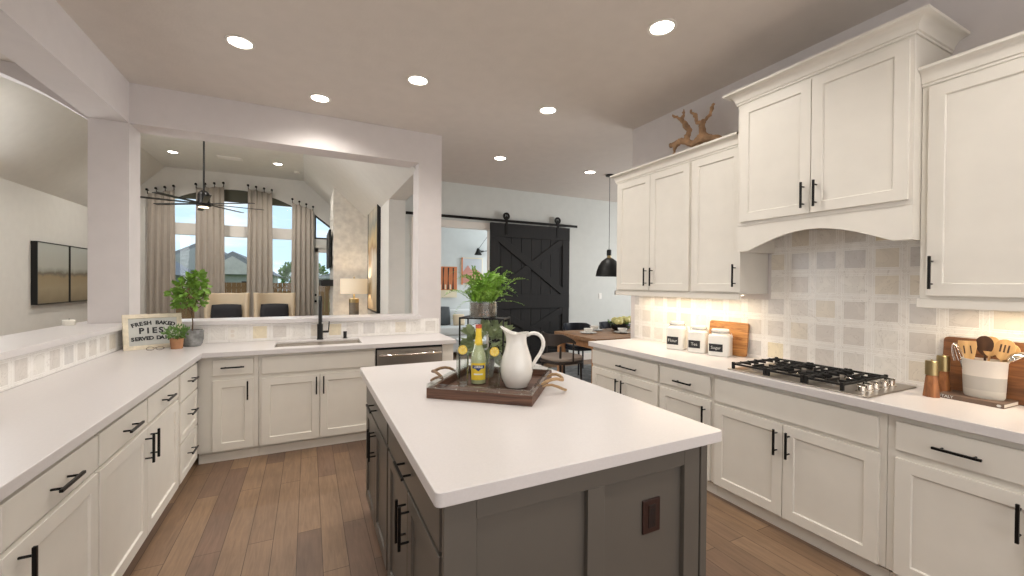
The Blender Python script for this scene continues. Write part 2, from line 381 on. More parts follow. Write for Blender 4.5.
# ------------------------------------------------------------------ structure
struct('floor', MB().box(-3.8, 8.0, -2.3, 11.15, -.1, 0), 'plank_floor')
struct('ceiling', MB().box(-3.8, 8.0, -2.3, YSB, ZC, ZC+.12).box(XM, 8.0, YSB, YD+.15, ZC, ZC+.12), 'ceiling_paint')
struct('wall_right', MB().box(XR, XR+.14, -2.3, YW, 0, ZC), 'wall_paint')
struct('wall_back', MB().box(-3.8, 8.0, -2.42, -2.3, 0, ZC), 'wall_paint')
struct('wall_sink', MB().box(XO, XE, YS, YSB, 0, 1.08).box(XO, XB, YS, YSB, 1.08, ZH).box(1.097, XE, YS, YSB, 1.08, ZH).box(XO, XE, YS, YSB, ZH, ZC).box(XL, XM+.25, YSB-.1, YSB, ZC, ZL+.2), 'wall_paint')
struct('wall_left_knee', MB().box(XO, XB-.02, -2.3, YS, 0, 1.08), 'wall_paint')
struct('beam_left', MB().box(XO, XB, -2.3, YS, ZH, ZC), 'wall_paint')['kind'] = 'structure'
# arched wall beside the column, left hall
pts = [(XL, 0), (XL, 0)]
arc = []
ax0, ax1 = XL+.02, XO
for i in range(25):
    s = -1+2*i/24; arc.append(((ax0+ax1)/2+s*(ax1-ax0)/2, 2.80+.36*(1-s*s)))
struct('wall_arch', MB().prism([(ax0, ZC)]+arc+[(ax1, ZC)], YS, YSB-.1, 'y'), 'wall_paint')
struct('wall_left', MB().box(XL-.14, XL, -2.3, YF, 0, ZC), 'living_paint')
# living room vault: flat with two slopes
struct('ceiling_living', MB().box(-2.70, -.10, YSB-.1, YF, ZL, ZL+.1)
       .prism([(XL-.1, 2.82), (XL, 2.82), (-2.70, ZL), (-2.70, ZL+.1), (XL-.1, 3.0)], YSB-.1, YF, 'y')
       .prism([(-.10, ZL), (XM, 2.77), (XM+.25, 2.77), (XM+.25, 2.95), (-.10, ZL+.1)], YSB-.1, YF, 'y'), 'living_paint')
struct('wall_living_right', MB().box(XM, XM+.25, 6.58, YF, 0, 3.3).box(XM, XM+.25, YSB, 6.58, ZH, 3.3), 'living_paint')
# dining far wall with the barn doorway and the study behind it
struct('wall_dining', MB().box(XM+.25, 1.55, YD, YD+.14, 0, ZC).box(1.55, 2.86, YD, YD+.14, 2.44, ZC).box(2.86, 8.0, YD, YD+.14, 0, ZC), 'dining_paint')
struct('wall_dining_right', MB().box(7.86, 8.0, -2.3, YD, 0, ZC), 'dining_paint')
struct('wall_study', MB().box(XM+.25, 5.4, 8.7, 8.8, 0, 2.9).box(5.3, 5.4, YD+.14, 8.7, 0, 2.9).box(XM+.25, 5.4, YD+.14, 8.7, 2.8, 2.9), 'study_paint')
# door casing (white trim)
struct('trim_1', MB().box(1.47, 2.95, YD-.012, YD, 2.44, 2.53).box(1.47, 1.56, YD-.012, YD, 0, 2.44).box(2.85, 2.94, YD-.012, YD, 0, 2.44).box(1.55, 1.57, YD, YD+.14, 0, 2.44).box(2.84, 2.86, YD, YD+.14, 0, 2.44).box(1.55, 2.86, YD, YD+.14, 2.42, 2.44), 'trim_white')
struct('baseboard_dining', MB().box(2.96, 7.86, YD-.015, YD, 0, .13), 'trim_white', .004)
struct('baseboard_right', MB().box(XR+.14, XR+.155, 0, YW, 0, .13).box(XR, XR+.155, YW, YW+.015, 0, .13), 'trim_white', .004)
# far window wall with openings; arch
YG = YF
def wz(z): return 1.479+(z-1.479)*11/9.6
acx, ar, azs, azt = -1.42, 1.36, 3.10, 3.52
def arch_pts(x0, x1, n=24):
    return [(x0+(x1-x0)*i/n, azs+(azt-azs)*(1-((x0+(x1-x0)*i/n-acx)/ar)**2)) for i in range(n+1)]
wl, wr = acx-ar, acx+ar
far = MB().box(XL, wl, YF, YF+.15, 0, 4.0)
far.box(wl, wr, YF, YF+.15, 0, .55)
ap = arch_pts(wl, wr); far.prism([(wl, 4.0)]+ap+[(wr, 4.0)], YF, YF+.15, 'y')
far.box(wr, .13, YF, YF+.15, 0, 4.0)
far.prism([(.13, 4.0), (.13, 3.10), (1.0, 2.42), (1.0, 4.0)], YF, YF+.15, 'y').box(.13, 1.0, YF, YF+.15, 2.30, 2.535).box(1.0, XM+.25, YF, YF+.15, 0, 4.0)
struct('wall_far', far, 'living_paint')
# arched window: frame, two mullions, transom bar, arch filler, glass
wf = MB()
for x in (-2.02+-.31, -1.42, -.51):
    pass
mull = [(-2.50+.0, .08)]
for x0, x1 in ((wl, wl+.06), (-2.14, -1.88+.18), (-1.22, -.78), (wr-.06, wr)):
    wf.box(x0, x1, YF+.02, YF+.10, .55, azs if x0 in (wl, wr-.06) else 3.42)
wf.box(wl, wr, YF+.03, YF+.11, 2.47, 2.72).box(wl, wr, YF+.02, YF+.10, .55, .62)
struct('window_1', wf, 'trim_white', .004)
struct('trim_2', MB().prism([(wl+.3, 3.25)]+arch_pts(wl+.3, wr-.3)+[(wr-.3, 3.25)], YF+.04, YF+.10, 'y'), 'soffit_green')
struct('window_2', MB().box(wl, wr, YF+.06, YF+.066, .55, 3.3), 'window_glass')
struct('window_3', MB().box(.13, .16, YF+.02, YF+.08, 2.535, 3.08).prism([(.13, 3.10), (1.0, 2.42), (1.0, 2.38), (.13, 3.06)], YF-.005, YF+.08, 'y').box(.13, 1.0, YF-.005, YF+.08, 2.515, 2.55), 'matte_black')
struct('window_4', MB().prism([(.13, 3.1), (.13, 2.535), (.9, 2.535)], YF+.06, YF+.066, 'y'), 'window_glass')
# patio door
dr = MB().box(.05, .13, YF-.03, YF+.05, 0, 2.32).box(.13, .22, YF, YF+.06, 0, 2.30).box(.80, .98, YF, YF+.06, 0, 2.30).box(.13, .98, YF, YF+.06, 2.19, 2.30).box(.13, .98, YF, YF+.06, 0, .25).box(.05, 1.0, YF-.03, YF+.05, 2.30, 2.38)
d1 = struct('door_1', dr, 'trim_white', .004)
MB().box(.21, .81, YF+.025, YF+.031, .25, 2.2).build('door_glass', 'window_glass', d1)
k = MB().lathe([(.028, 0), (.028, .01), (.012, .012), (.012, .03), (.026, .034), (.026, .05), (.01, .055)], 14); k.xf(Matrix.Translation((.155, YF-.001, 1.02)) @ Matrix.Rotation(R(90), 4, 'X'))
k.build('door_handle', 'black_metal', d1)
k = MB().lathe([(.026, 0), (.026, .012), (.01, .016)], 14); k.xf(Matrix.Translation((.155, YF-.001, 1.17)) @ Matrix.Rotation(R(90), 4, 'X')); k.build('deadbolt', 'black_metal', d1)
struct('baseboard_living', MB().box(XL, XL+.015, YSB, YF, 0, .13).box(XL, .05, YF-.015, YF, 0, .13).box(XM-.015, XM, 6.58, YF, 0, .13), 'trim_white', .004)

# ledge caps on the knee walls (raised bar tops)
tag(MB().box(-1.75, -1.35, -2.2, 4.605, 1.08, 1.12).box(-1.75, XO, 4.6, 4.9, 1.08, 1.12).build('bar_top', 'quartz', bev=.004), 'long white stone bar top on the low wall left of the counter', 'bar top')
tag(MB().box(XB+.001, 1.095, 4.607, 4.90, 1.08, 1.12).box(-1.349, 1.122, 4.56, 4.607, 1.08, 1.12).build('bar_top', 'quartz', bev=.004), 'white stone ledge on the low wall behind the sink', 'bar top')
# backsplashes
tag(MB().box(XR-.010, XR, -1.2, 3.40, ZK, 1.375).box(XR-.010, XR, .985, 1.945, 1.375, 2.0).build('tile_backsplash', 'tile_yz'), 'marble square tile backsplash behind the gas cooktop and canisters', 'backsplash')
tag(MB().box(-1.37, XE-.02, YS-.010, YS, ZK, 1.08).build('tile_backsplash', 'tile_xz'), 'low strip of marble tile behind the sink', 'backsplash')
tag(MB().box(XB-.02, XB-.010, -1.2, YS-.01, ZK, 1.08).build('tile_backsplash', 'tile_yz_left'), 'low strip of marble tile under the left bar top', 'backsplash')

# ------------------------------------------------------------------ cabinet builder
HD = .04
def pull(mb_parent, x, z, L, vert, m='black_metal', y=0):
    mb = MB(); h = L/2; s = .0055
    if vert:
        mb.box(x-s, x+s, y-.036-s, y-.036+s, z-h, z+h)
        for dz in (-h+.026, h-.026): mb.tube([(x, y, z+dz), (x, y-.034, z+dz)], .0045, 8)
    else:
        mb.box(x-h, x+h, y-.036-s, y-.036+s, z-s, z+s)
        for dx in (-h+.026, h-.026): mb.tube([(x+dx, y, z), (x+dx, y-.034, z)], .0045, 8)
    return mb.build('handle', m, mb_parent, bev=.0012, seg=1)
def shaker(x0, x1, z0, z1, t=.02, rail=.06, rec=.010, flat=False):
    mb = MB()
    if flat: return mb.box(x0, x1, -t, 0, z0, z1)
    a, b, c, d = x0+rail, x1-rail, z0+rail, z1-rail; e = .004
    V = [(x0, -t, z0), (x1, -t, z0), (x1, -t, z1), (x0, -t, z1), (a, -t, c), (b, -t, c), (b, -t, d), (a, -t, d),
         (a+e, -t+rec, c+e), (b-e, -t+rec, c+e), (b-e, -t+rec, d-e), (a+e, -t+rec, d-e), (x0, 0, z0), (x1, 0, z0), (x1, 0, z1), (x0, 0, z1)]
    Fc = [(8, 9, 10, 11), (12, 15, 14, 13)]
    for i in range(4):
        j = (i+1) % 4; Fc += [(i, j, 4+j, 4+i), (4+i, 4+j, 8+j, 8+i), (i, 12+i, 12+j, j)]
    return mb.add(V, Fc)
def cabinet(label, loc, rz, Wd, D, els, low=None, m='cabinet_white', name='base_cabinet', z0=.10, z1=.868, kick=True, hm='black_metal', group=None, cat='cabinet', kl=True):
    t = thing(name, label, cat, loc, rz, group)
    (MB().box(0, Wd, 0, D, z0, z1) if low is None else MB().box(0, Wd, 0, .02, z0, z1).box(0, Wd, .02, D, z0, low).box(0, .02, .02, D, low, z1).box(Wd-.02, Wd, .02, D, low, z1)).build('body', m, t, bev=.0015, seg=1)
    if kick: MB().box(0, Wd, .055, D, 0, z0).box(0, Wd, .043, .055, 0, .070).build('toe_kick', m, t)
    for e in els:
        kd, x0, x1, a, b = e[:5]
        if kd == 'door': o = shaker(x0, x1, a, b).build('door', m, t, bev=.0015, seg=1)
        elif kd == 'drawer': o = shaker(x0, x1, a, b, flat=True).build('drawer', m, t, bev=.004, seg=2)
        elif kd == 'drawer5': o = shaker(x0, x1, a, b, rail=.045).build('drawer', m, t, bev=.0015, seg=1)
        elif kd == 'panel': o = shaker(x0, x1, a, b, flat=True).build('false_panel', m, t, bev=.004, seg=2)
        if len(e) > 5:
            hx, hz, L, vert = e[5:9]; pull(o, hx, hz, L, vert, hm, -.02)
    return t
DT, DB = .838, .70       # drawer top/bottom
DO, D0 = .668, .105      # door top/bottom
# --- right run (faces -x); local x runs from far to near (towards -y)
XF = 2.55
def ry(y, base): return base-y
def right(label, ya, yb, els, **k): return cabinet(label, (XF, ya, 0), R(-90), ya-yb, XR-XF-.012, els, **k)
right('white base cabinet at the far end of the range wall near the dining table', 3.34, 2.462,
      [('drawer', .012, .87, DB, DT, .53, .75, .25, False), ('door', .012, .437, D0, DO, .40, .55, .155, True), ('door', .441, .87, D0, DO, .475, .55, .155, True)])
right('narrow white base cabinet with one drawer and one door below the canisters', 2.46, 1.962,
      [('drawer', .012, .475, DB, DT, .257, .752, .166, False), ('door', .012, .475, D0, DO, .44, .55, .155, True)])
right('wide white base cabinet under the gas cooktop with two doors', 1.96, 1.0,
      [('panel', .012, .93, DB-.02, DT), ('door', .012, .471, D0, DO-.01, .441, .548, .155, True), ('door', .475, .935, D0, DO-.01, .512, .548, .155, True)])
right('white base cabinet nearest the camera on the right below the crock', .998, .46,
      [('drawer', .035, .50, DB, DT, .252, .765, .155, False), ('door', .035, .50, D0, DO-.005, .427, .556, .155, True)])
tag(MB().box(2.50, XR-.010, -1.2, 3.353, .868, ZK).build('countertop', 'quartz', bev=.004), 'long white stone worktop along the range wall under the canisters', 'countertop')

# --- left run (faces +x); local x runs from near to far (+y)
XFL = -.79
def left(label, ya, yb, els, **k): return cabinet(label, (XFL, ya, 0), R(90), yb-ya, XFL-(XB-.008), els, **k)
def ly(*a): return a
left('white base cabinet nearest the camera in the left run', 1.64, 2.27,
     [('drawer', .03, .622, .71, .845, .326, .777, .16, False), ('door', .03, .622, D0, .69, .10, .60, .155, True)])
left('double white base cabinet in the left run, two drawers over two doors', 2.272, 3.455,
     [('drawer', .008, .565, .71, .845, .30, .777, .16, False), ('drawer', .585, 1.165, .71, .845, .87, .777, .16, False),
      ('door', .008, .573, D0, .69, .535, .59, .155, True), ('door', .578, 1.165, D0, .69, .618, .59, .155, True)])
left('white three-drawer stack cabinet beside the inner corner of the counters', 3.457, 3.985,
     [('drawer', .03, .50, .655, .845, .26, .765, .16, False), ('drawer5', .03, .50, .375, .645, .26, .53, .16, False), ('drawer5', .03, .50, .105, .365, .26, .25, .16, False)])
# --- sink run (faces -y)
YFS = 4.05
def sink(label, xa, xb, els, **k): return cabinet(label, (xa, YFS, 0), 0, xb-xa, YS-YFS-.012, els, **k)
sink('narrow white base cabinet in the corner beside the sink cabinet, one drawer over one door', -.788, -.372,
     [('drawer', .10, .38, .716, .845, .24, .782, .16, False), ('door', .10, .38, .105, .675, .343, .585, .155, True)])
sink('wide white sink base cabinet with a plain panel above two doors', -.370, .568,
     [('panel', .022, .925, .70, .845), ('door', .022, .462, .105, .665, .437, .575, .155, True), ('door', .468, .925, .105, .665, .495, .575, .155, True)], low=.67)
tag(MB().box(1.215, 1.33, YFS, YS-.012, 0, .868).build('end_panel', 'cabinet_white', bev=.0015), 'white end panel closing the counter right of the dishwasher', 'panel')
# L-shaped worktop with the sink cut-out
wt = MB(); xs0, xs1, ys0, ys1 = -.265, .455, 4.105, 4.44
x0, x1, xw, yw = XB-.008, -.749, 1.338, YS-.011
def slab(mb, poly_boxes):
    for b in poly_boxes: mb.box(*b, .872, ZK)
slab(wt, [(x0, x1, -1.2, 3.98), (x0, xs0, 3.98, yw), (xs0, xs1, 3.98, ys0), (xs0, xs1, ys1, yw), (xs1, xw, 3.98, yw)])
# weld into a clean plan: rebuild as one grid so no inner edges show
def grid_slab(xsl, ysl, inside, z0, z1):
    mb = MB(); idx = {}
    def vid(i, j, k):
        if (i, j, k) not in idx: idx[(i, j, k)] = len(mb.v); mb.v.append((xsl[i], ysl[j], (z0, z1)[k]))
        return idx[(i, j, k)]
    nx, ny = len(xsl)-1, len(ysl)-1
    f = lambda i, j: 0 <= i < nx and 0 <= j < ny and inside(i, j)
    for i in range(nx):
        for j in range(ny):
            if not f(i, j): continue
            for k in (0, 1): mb.f.append((vid(i, j, k), vid(i+1, j, k), vid(i+1, j+1, k), vid(i, j+1, k)))
            for di, dj, a, b in ((-1, 0, (i, j), (i, j+1)), (1, 0, (i+1, j), (i+1, j+1)), (0, -1, (i, j), (i+1, j)), (0, 1, (i, j+1), (i+1, j+1))):
                if not f(i+di, j+dj): mb.f.append((vid(*a, 0), vid(*b, 0), vid(*b, 1), vid(*a, 1)))
    return mb
xsl = [x0, x1, xs0, xs1, xw]; ysl = [-1.2, 3.98, ys0, ys1, yw]
ct = grid_slab(xsl, ysl, lambda i, j: (i == 0) or (j > 0 and not (i == 2 and j == 2)), .872, ZK)
ct = ct.build('countertop', 'quartz', bev=.004)
tag(ct, 'L-shaped white stone worktop of the left run and the sink', 'countertop')
# sink basin
sk = MB(); a = .012
sk.add([(xs0, ys0, .90), (xs1, ys0, .90), (xs1, ys1, .90), (xs0, ys1, .90), (xs0+a, ys0+a, .70), (xs1-a, ys0+a, .70), (xs1-a, ys1-a, .70), (xs0+a, ys1-a, .70),
        (xs0-.02, ys0-.02, .90), (xs1+.02, ys0-.02, .90), (xs1+.02, ys1+.02, .90), (xs0-.02, ys1+.02, .90)],
       [(4, 5, 6, 7)]+[(i, (i+1) % 4, 4+(i+1) % 4, 4+i) for i in range(4)])
for z_ in (): pass
skt = thing('kitchen_sink', 'stainless steel undermount sink set in the counter below the pass-through', 'sink', ((xs0+xs1)/2, (ys0+ys1)/2, .70))
sb = sk.build('basin', 'sink_steel', None); sb.parent = skt; sb.matrix_parent_inverse = Matrix.Translation(-Vector(skt.location)); 
md = sb.modifiers.new('s', 'SOLIDIFY'); md.thickness = .002
MB().lathe([(.0, 0), (.04, 0), (.04, .004), (.0, .004)], 20, (0, 0, .002)).build('drain', 'chrome', skt)
# faucet
ft = thing('kitchen_faucet', 'tall matte black gooseneck faucet behind the sink', 'faucet', (.105, 4.50, ZK))
MB().lathe([(.030, 0), (.030, .008), (.026, .012), (.026, .15), (.019, .155)], 20).build('body', 'matte_black', ft)
sp = [(0, 0, .13), (0, 0, .34)]
for i in range(11):
    t_ = PI*i/10; sp.append((-.0*i, -.055+.055*math.cos(t_), .36+.06*math.sin(t_)))
sp.append((0, -.11, .30))
MB().tube(sp, .0155, 12).build('spout', 'matte_black', ft)
MB().tube([(0, -.11, .31), (0, -.11, .28), (0, -.11, .18)], [.014, .016, .018], 14).build('spray_head', 'matte_black', ft)
MB().tube([(.015, 0, .075), (.075, 0, .075)], .011, 10).tube([(.075, 0, .068), (.083, 0, .175)], .006, 8).build('lever', 'matte_black', ft)
sd = thing('soap_dispenser', 'small black soap dispenser button right of the faucet', 'soap dispenser', (.335, 4.50, ZK))
MB().lathe([(.022, 0), (.022, .005), (.016, .007), (.016, .055), (.017, .056), (.017, .07), (.001, .071)], 18).build('pump', 'matte_black', sd)
# dishwasher
dw = thing('dishwasher', 'stainless dishwasher under the counter right of the sink', 'dishwasher', (.572, YFS, 0))
MB().box(0, .64, .0, .52, .10, .862).build('body', 'matte_black', dw)
MB().box(.008, .632, -.022, 0, .11, .845).build('door', 'brushed_steel', dw, bev=.004)
MB().box(.0, .64, .05, .5, 0, .10).build('toe_kick', 'matte_black', dw)
hp = [(.03, -.022, .795), (.035, -.06, .797)]+[(.06+.52*i/8, -.068-.012*math.sin(PI*i/8), .798) for i in range(9)]+[(.605, -.06, .797), (.61, -.022, .795)]
MB().tube(hp, .012, 10).build('handle', 'chrome', dw)

# ------------------------------------------------------------------ island
il = thing('kitchen_island', 'grey kitchen island cabinet with brown outlet, standing in the middle of the floor', 'island', (.36, 1.12, 0))
IX, IY = 1.012, 1.72
MB().box(0, IX, 0, IY, .09, .872).box(.07, IX-.0, .0, IY, 0, .09).build('body', 'island_grey', il, bev=.0015, seg=1)
# near end: frame-and-panel
ep = MB().box(-.022, .075, -.02, 0, 0, .872).box(.075, .91, -.02, 0, .805, .872).box(.466, .535, -.02, 0, .11, .805).box(.91, IX-.022, -.02, 0, 0, .872).box(.075, .91, -.02, 0, 0, .11)
ep.build('end_frame', 'island_grey', il, bev=.0015, seg=1)
MB().box(IX-.018, IX+.018, -.024, .03, 0, .872).build('corner_post', 'island_grey', il, bev=.003, seg=1)
# long left face (faces -x): children carry their own rotation
def isl_face(kd, ya, yb, za, zb, hnd=None):
    M = Matrix.Translation((0, 0, 0)) @ Matrix.Rotation(R(-90), 4, 'Z')   # local x -> -y
    flat = kd == 'drawer'
    mb = shaker(-yb, -ya, za, zb, flat=flat); mb.xf(M)
    o = mb.build(kd, 'island_grey', il, bev=.003 if flat else .0015, seg=1)
    if hnd:
        hy, hz, L, vert = hnd; h = MB(); s = .0055
        if vert:
            h.box(-.02-.036-s, -.02-.036+s, hy-s, hy+s, hz-L/2, hz+L/2)
            for dz in (-L/2+.026, L/2-.026): h.tube([(-.02, hy, hz+dz), (-.056, hy, hz+dz)], .0045, 8)
        else:
            h.box(-.056-s, -.056+s, hy-L/2, hy+L/2, hz-s, hz+s)
            for dy in (-L/2+.026, L/2-.026): h.tube([(-.02, hy+dy, hz), (-.056, hy+dy, hz)], .0045, 8)
        h.build('handle', 'black_metal', o, bev=.0012, seg=1)
for b0, b1 in ((.03, .875), (.91, 1.69)):
    c = (b0+b1)/2
    isl_face('drawer', b0, b1, .705, .855, (c, .775, .16, False))
    isl_face('door', b0, c-.002, .10, .69, (c-.028, .57, .165, True)); isl_face('door', c+.002, b1, .10, .69, (c+.028, .57, .165, True))
ob = MB().box(.718, .801, -.008+0, 0.0, .582, .704).build('outlet', 'outlet_brown', il, bev=.003)
ob.location = (0, 0, 0)
MB().box(.742, .777, -.011, -.007, .602, .685).build('socket', 'outlet_brown_dark', ob, bev=.002)
sl = MB()
for zc in (.622, .664):
    for sx_ in (-.006, .006): sl.box(.7595+sx_-.0012, .7595+sx_+.0012, -.0125, -.011, zc-.004, zc+.006)
    sl.lathe([(.0025, 0), (.0025, .0015), (.0001, .0015)], 8, (.7595, -.0125, zc-.011))
sl.build('slots', 'letter_black', ob)
# worktop with rounded corners
r_ = .02; pl = []
for (cx, cy, a0) in ((1.457-r_, 2.915-r_, 0), (.309+r_, 2.915-r_, 90), (.309+r_, 1.077+r_, 180), (1.457-r_, 1.077+r_, 270)):
    for i in range(6): t_ = R(a0+i*18); pl.append((cx+r_*math.cos(t_), cy+r_*math.sin(t_)))
tag(MB().prism(pl, .872, ZK, 'z').build('countertop', 'quartz', bev=.003), 'white stone worktop on the grey island with the tray on it', 'countertop')

# ------------------------------------------------------------------ wall cabinets
def crown(y0, y1, xf, zb, h, p, endfar=True, endnear=True):
    """cove profile swept round the top of a wall cabinet; local to world"""
    prof = [(0, 0), (.008, 0), (.008, .012), (.015, .016)]+[(.015+(p-.022)*(1-math.cos(R(90*i/8))), .016+(h-.034)*math.sin(R(90*i/8))) for i in range(1, 9)]+[(p-.004, h-.016), (p, h-.014), (p, h), (0, h)]
    mb = MB(); rows = []
    for q, z in prof:
        row = []
        if endfar: row.append((XR-.001, y1+q, zb+z)); row.append((xf-q, y1+q, zb+z))
        else: row.append((xf-q, y1, zb+z))
        if endnear: row.append((xf-q, y0-q, zb+z)); row.append((XR-.001, y0-q, zb+z))
        else: row.append((xf-q, y0, zb+z))
        rows.append(row)
    n = len(rows[0]); V = [v for r in rows for v in r]; Fc = []
    m_ = len(rows)
    for i in range(m_-1):
        for j in range(n-1): Fc.append((i*n+j, i*n+j+1, (i+1)*n+j+1, (i+1)*n+j))
    return mb.add(V, Fc)
def upper(label, ya, yb, xf, z0, z1, els, cr=None, name='wall_cabinet', rail=True):
    t = thing(name, label, 'cabinet', (xf, ya, z0), R(-90)); W_ = ya-yb; D = XR-xf-.001
    MB().box(0, W_, 0, D, 0, z1-z0).build('body', 'cabinet_white', t, bev=.0015, seg=1)
    for e in els:
        kd, x0, x1, a, b = e[:5]; o = shaker(x0, x1, a-z0, b-z0).build('door', 'cabinet_white', t, bev=.0015, seg=1)
        if len(e) > 5: hx, hz, L, vert = e[5:9]; pull(o, hx, hz-z0, L, vert, 'black_metal', -.02)
    if cr:
        c_ = crown(*cr); c_.xf((Matrix.Translation((xf, ya, z0)) @ Matrix.Rotation(R(-90), 4, 'Z')).inverted())
        c_.build('crown_moulding', 'cabinet_white', t)
    return t
u1 = upper('white wall cabinet with three doors under the driftwood left of the hood', 3.32, 1.975, 2.82, 1.42, 2.53,
           [('door', .03, .468, 1.432, 2.49, .437, 1.553, .165, True), ('door', .472, .905, 1.432, 2.49, .512, 1.553, .165, True), ('door', .935, 1.365-.005, 1.432, 2.49, 1.325, 1.553, .165, True)],
           cr=(1.975, 3.32, 2.82, 2.50, .09, .055, True, False))
MB().box(-.02, 1.345, -.008, .022, -.045, 0).box(-.02, 0, -.008, .33, -.045, 0).build('light_rail', 'cabinet_white', u1, bev=.003, seg=1)
u3 = upper('white wall cabinet at the right edge of the photo beside the hood', .985, .0, 2.82, 1.42, 2.53,
           [('door', .03, .49, 1.437, 2.49, .054, 1.553, .165, True), ('door', .494, .95, 1.437, 2.49)],
           cr=(.0, .985, 2.82, 2.50, .09, .055, False, True))
MB().box(-.01, .985, -.008, .022, -.045, 0).build('light_rail', 'cabinet_white', u3, bev=.003, seg=1)
hc = upper('tall white hood cabinet with two doors and an arched valance over the cooktop', 1.943, .987, 2.74, 1.90, 2.79,
           [('door', .028, .484, 1.925, 2.735, .452, 2.034, .157, True), ('door', .488, .94, 1.925, 2.735, .522, 2.034, .157, True)],
           cr=(.987, 1.943, 2.74, 2.755, .085, .074, True, True), name='hood_cabinet')
va = []
for i in range(25):
    s = -1+2*i/24; va.append((.478+s*.40, 1.722-1.90+.108*(1-abs(s)**2.0)*(1-.25*s*s)))
vl = MB().prism([(0, -.0005), (0, -.178)]+va+[(.956, -.178), (.956, -.0005)], 0, .022, 'y')
vl.build('valance', 'cabinet_white', hc)
for x_ in (0, .936): MB().box(x_, x_+.02, .022, .41, -.178, 0).build('side_panel', 'cabinet_white', hc)
MB().box(.03, .926, .05, .38, -.03, -.001).build('hood_insert', 'brushed_steel', hc, bev=.004)
# under-cabinet light strips
for (ya, yb, lab) in ((3.25, 2.05, 'slim warm under-cabinet light strip above the canisters'), (.93, .05, 'slim warm under-cabinet light strip above the crock')):
    ls = thing('light_strip', lab, 'light', (2.98, (ya+yb)/2, 1.419))
    MB().box(-.018, .018, -(ya-yb)/2, (ya-yb)/2, -.012, 0).build('housing', 'outlet_white', ls)
    MB().box(-.012, .012, -(ya-yb)/2+.01, (ya-yb)/2-.01, -.015, -.0125).build('diffuser', 'strip_glow', ls)
    ul = area('strip_lamp', (2.98, (ya+yb)/2, 1.40), (0, R(14), 0), .03, ya-yb-.04, 4.2*(ya-yb), (1, .82, .60))

# driftwood on the left wall cabinet
def skin_obj(name, nodes, edges, m, parent=None, sub=1):
    me = bpy.data.meshes.new(name); me.from_pydata([n[:3] for n in nodes], edges, []); o = bpy.data.objects.new(name, me); C.collection.objects.link(o)
    o.modifiers.new('skin', 'SKIN'); sl_ = me.skin_vertices if me.skin_vertices else None
    if not me.skin_vertices:
        bm = bmesh.new(); bm.from_mesh(me); bm.verts.layers.skin.verify(); bm.to_mesh(me); bm.free()
    for i, n in enumerate(nodes): me.skin_vertices[0].data[i].radius = (n[3], n[3])
    me.skin_vertices[0].data[0].use_root = True
    md_ = o.modifiers.new('sub', 'SUBSURF'); md_.levels = sub; md_.render_levels = sub
    me.materials.append(MATS[m]); o.modifiers['skin'].use_smooth_shade = True
    if parent: o.parent = parent
    return o
dn = [(2.98, 2.50, 2.66, .034), (2.99, 2.44, 2.70, .040), (2.97, 2.60, 2.70, .030), (2.96, 2.70, 2.715, .028), (2.96, 2.785, 2.72, .022),   # 0-4 trunk to left
      (2.99, 2.36, 2.665, .034), (3.0, 2.29, 2.63, .024), (2.98, 2.26, 2.60, .016),                                                           # 5-7 right
      (2.98, 2.57, 2.80, .020), (2.97, 2.62, 2.88, .022), (2.97, 2.655, 2.94, .015), (2.96, 2.72, 3.0, .012), (2.96, 2.755, 3.03, .007),      # 8-12 left fork
      (2.98, 2.63, 2.99, .009), (2.98, 2.64, 3.04, .005),                                                                                   # 13-14
      (2.99, 2.45, 2.80, .022), (2.98, 2.50, 2.87, .013), (2.97, 2.52, 2.95, .013), (2.97, 2.545, 3.0, .009),                                 # 15-18
      (3.0, 2.42, 2.88, .015), (3.0, 2.38, 2.93, .013), (3.0, 2.345, 2.99, .010), (2.98, 2.50, 2.60, .020), (2.97, 2.74, 2.63, .006), (2.97, 2.73, 2.68, .010)]
de = [(0, 1), (0, 2), (2, 3), (3, 4), (1, 5), (5, 6), (6, 7), (2, 8), (8, 9), (9, 10), (10, 11), (11, 12), (10, 13), (13, 14), (1, 15), (15, 16), (16, 17), (17, 18), (15, 19), (19, 20), (20, 21), (0, 22), (3, 24), (24, 23)]
rr = random.Random(3)
dn = [(x, y, z+(.035 if r0 > .0195 and i not in (22,) else .0), r0*(.72 if i in (0, 1, 2, 5) else .95)) for i, (x, y, z, r0) in enumerate(dn)]
n2, e2 = list(dn), []
for a_, b_ in de:
    A, B = dn[a_], dn[b_]; k_ = len(n2); n2.append(tuple((A[i]+B[i])/2+(rr.uniform(-.018, .018) if i < 3 else rr.uniform(-.1, .45)*min(A[3], B[3])) for i in range(4))); e2 += [(a_, k_), (k_, b_)]
dwd = skin_obj('driftwood', n2, e2, 'driftwood_mat', sub=2)
tx = bpy.data.textures.new('knots', 'CLOUDS'); tx.noise_scale = .022
dm = dwd.modifiers.new('d', 'DISPLACE'); dm.texture = tx; dm.strength = .026; dm.texture_coords = 'LOCAL'
tag(dwd, 'branching piece of pale brown driftwood on top of the wall cabinet', 'driftwood')

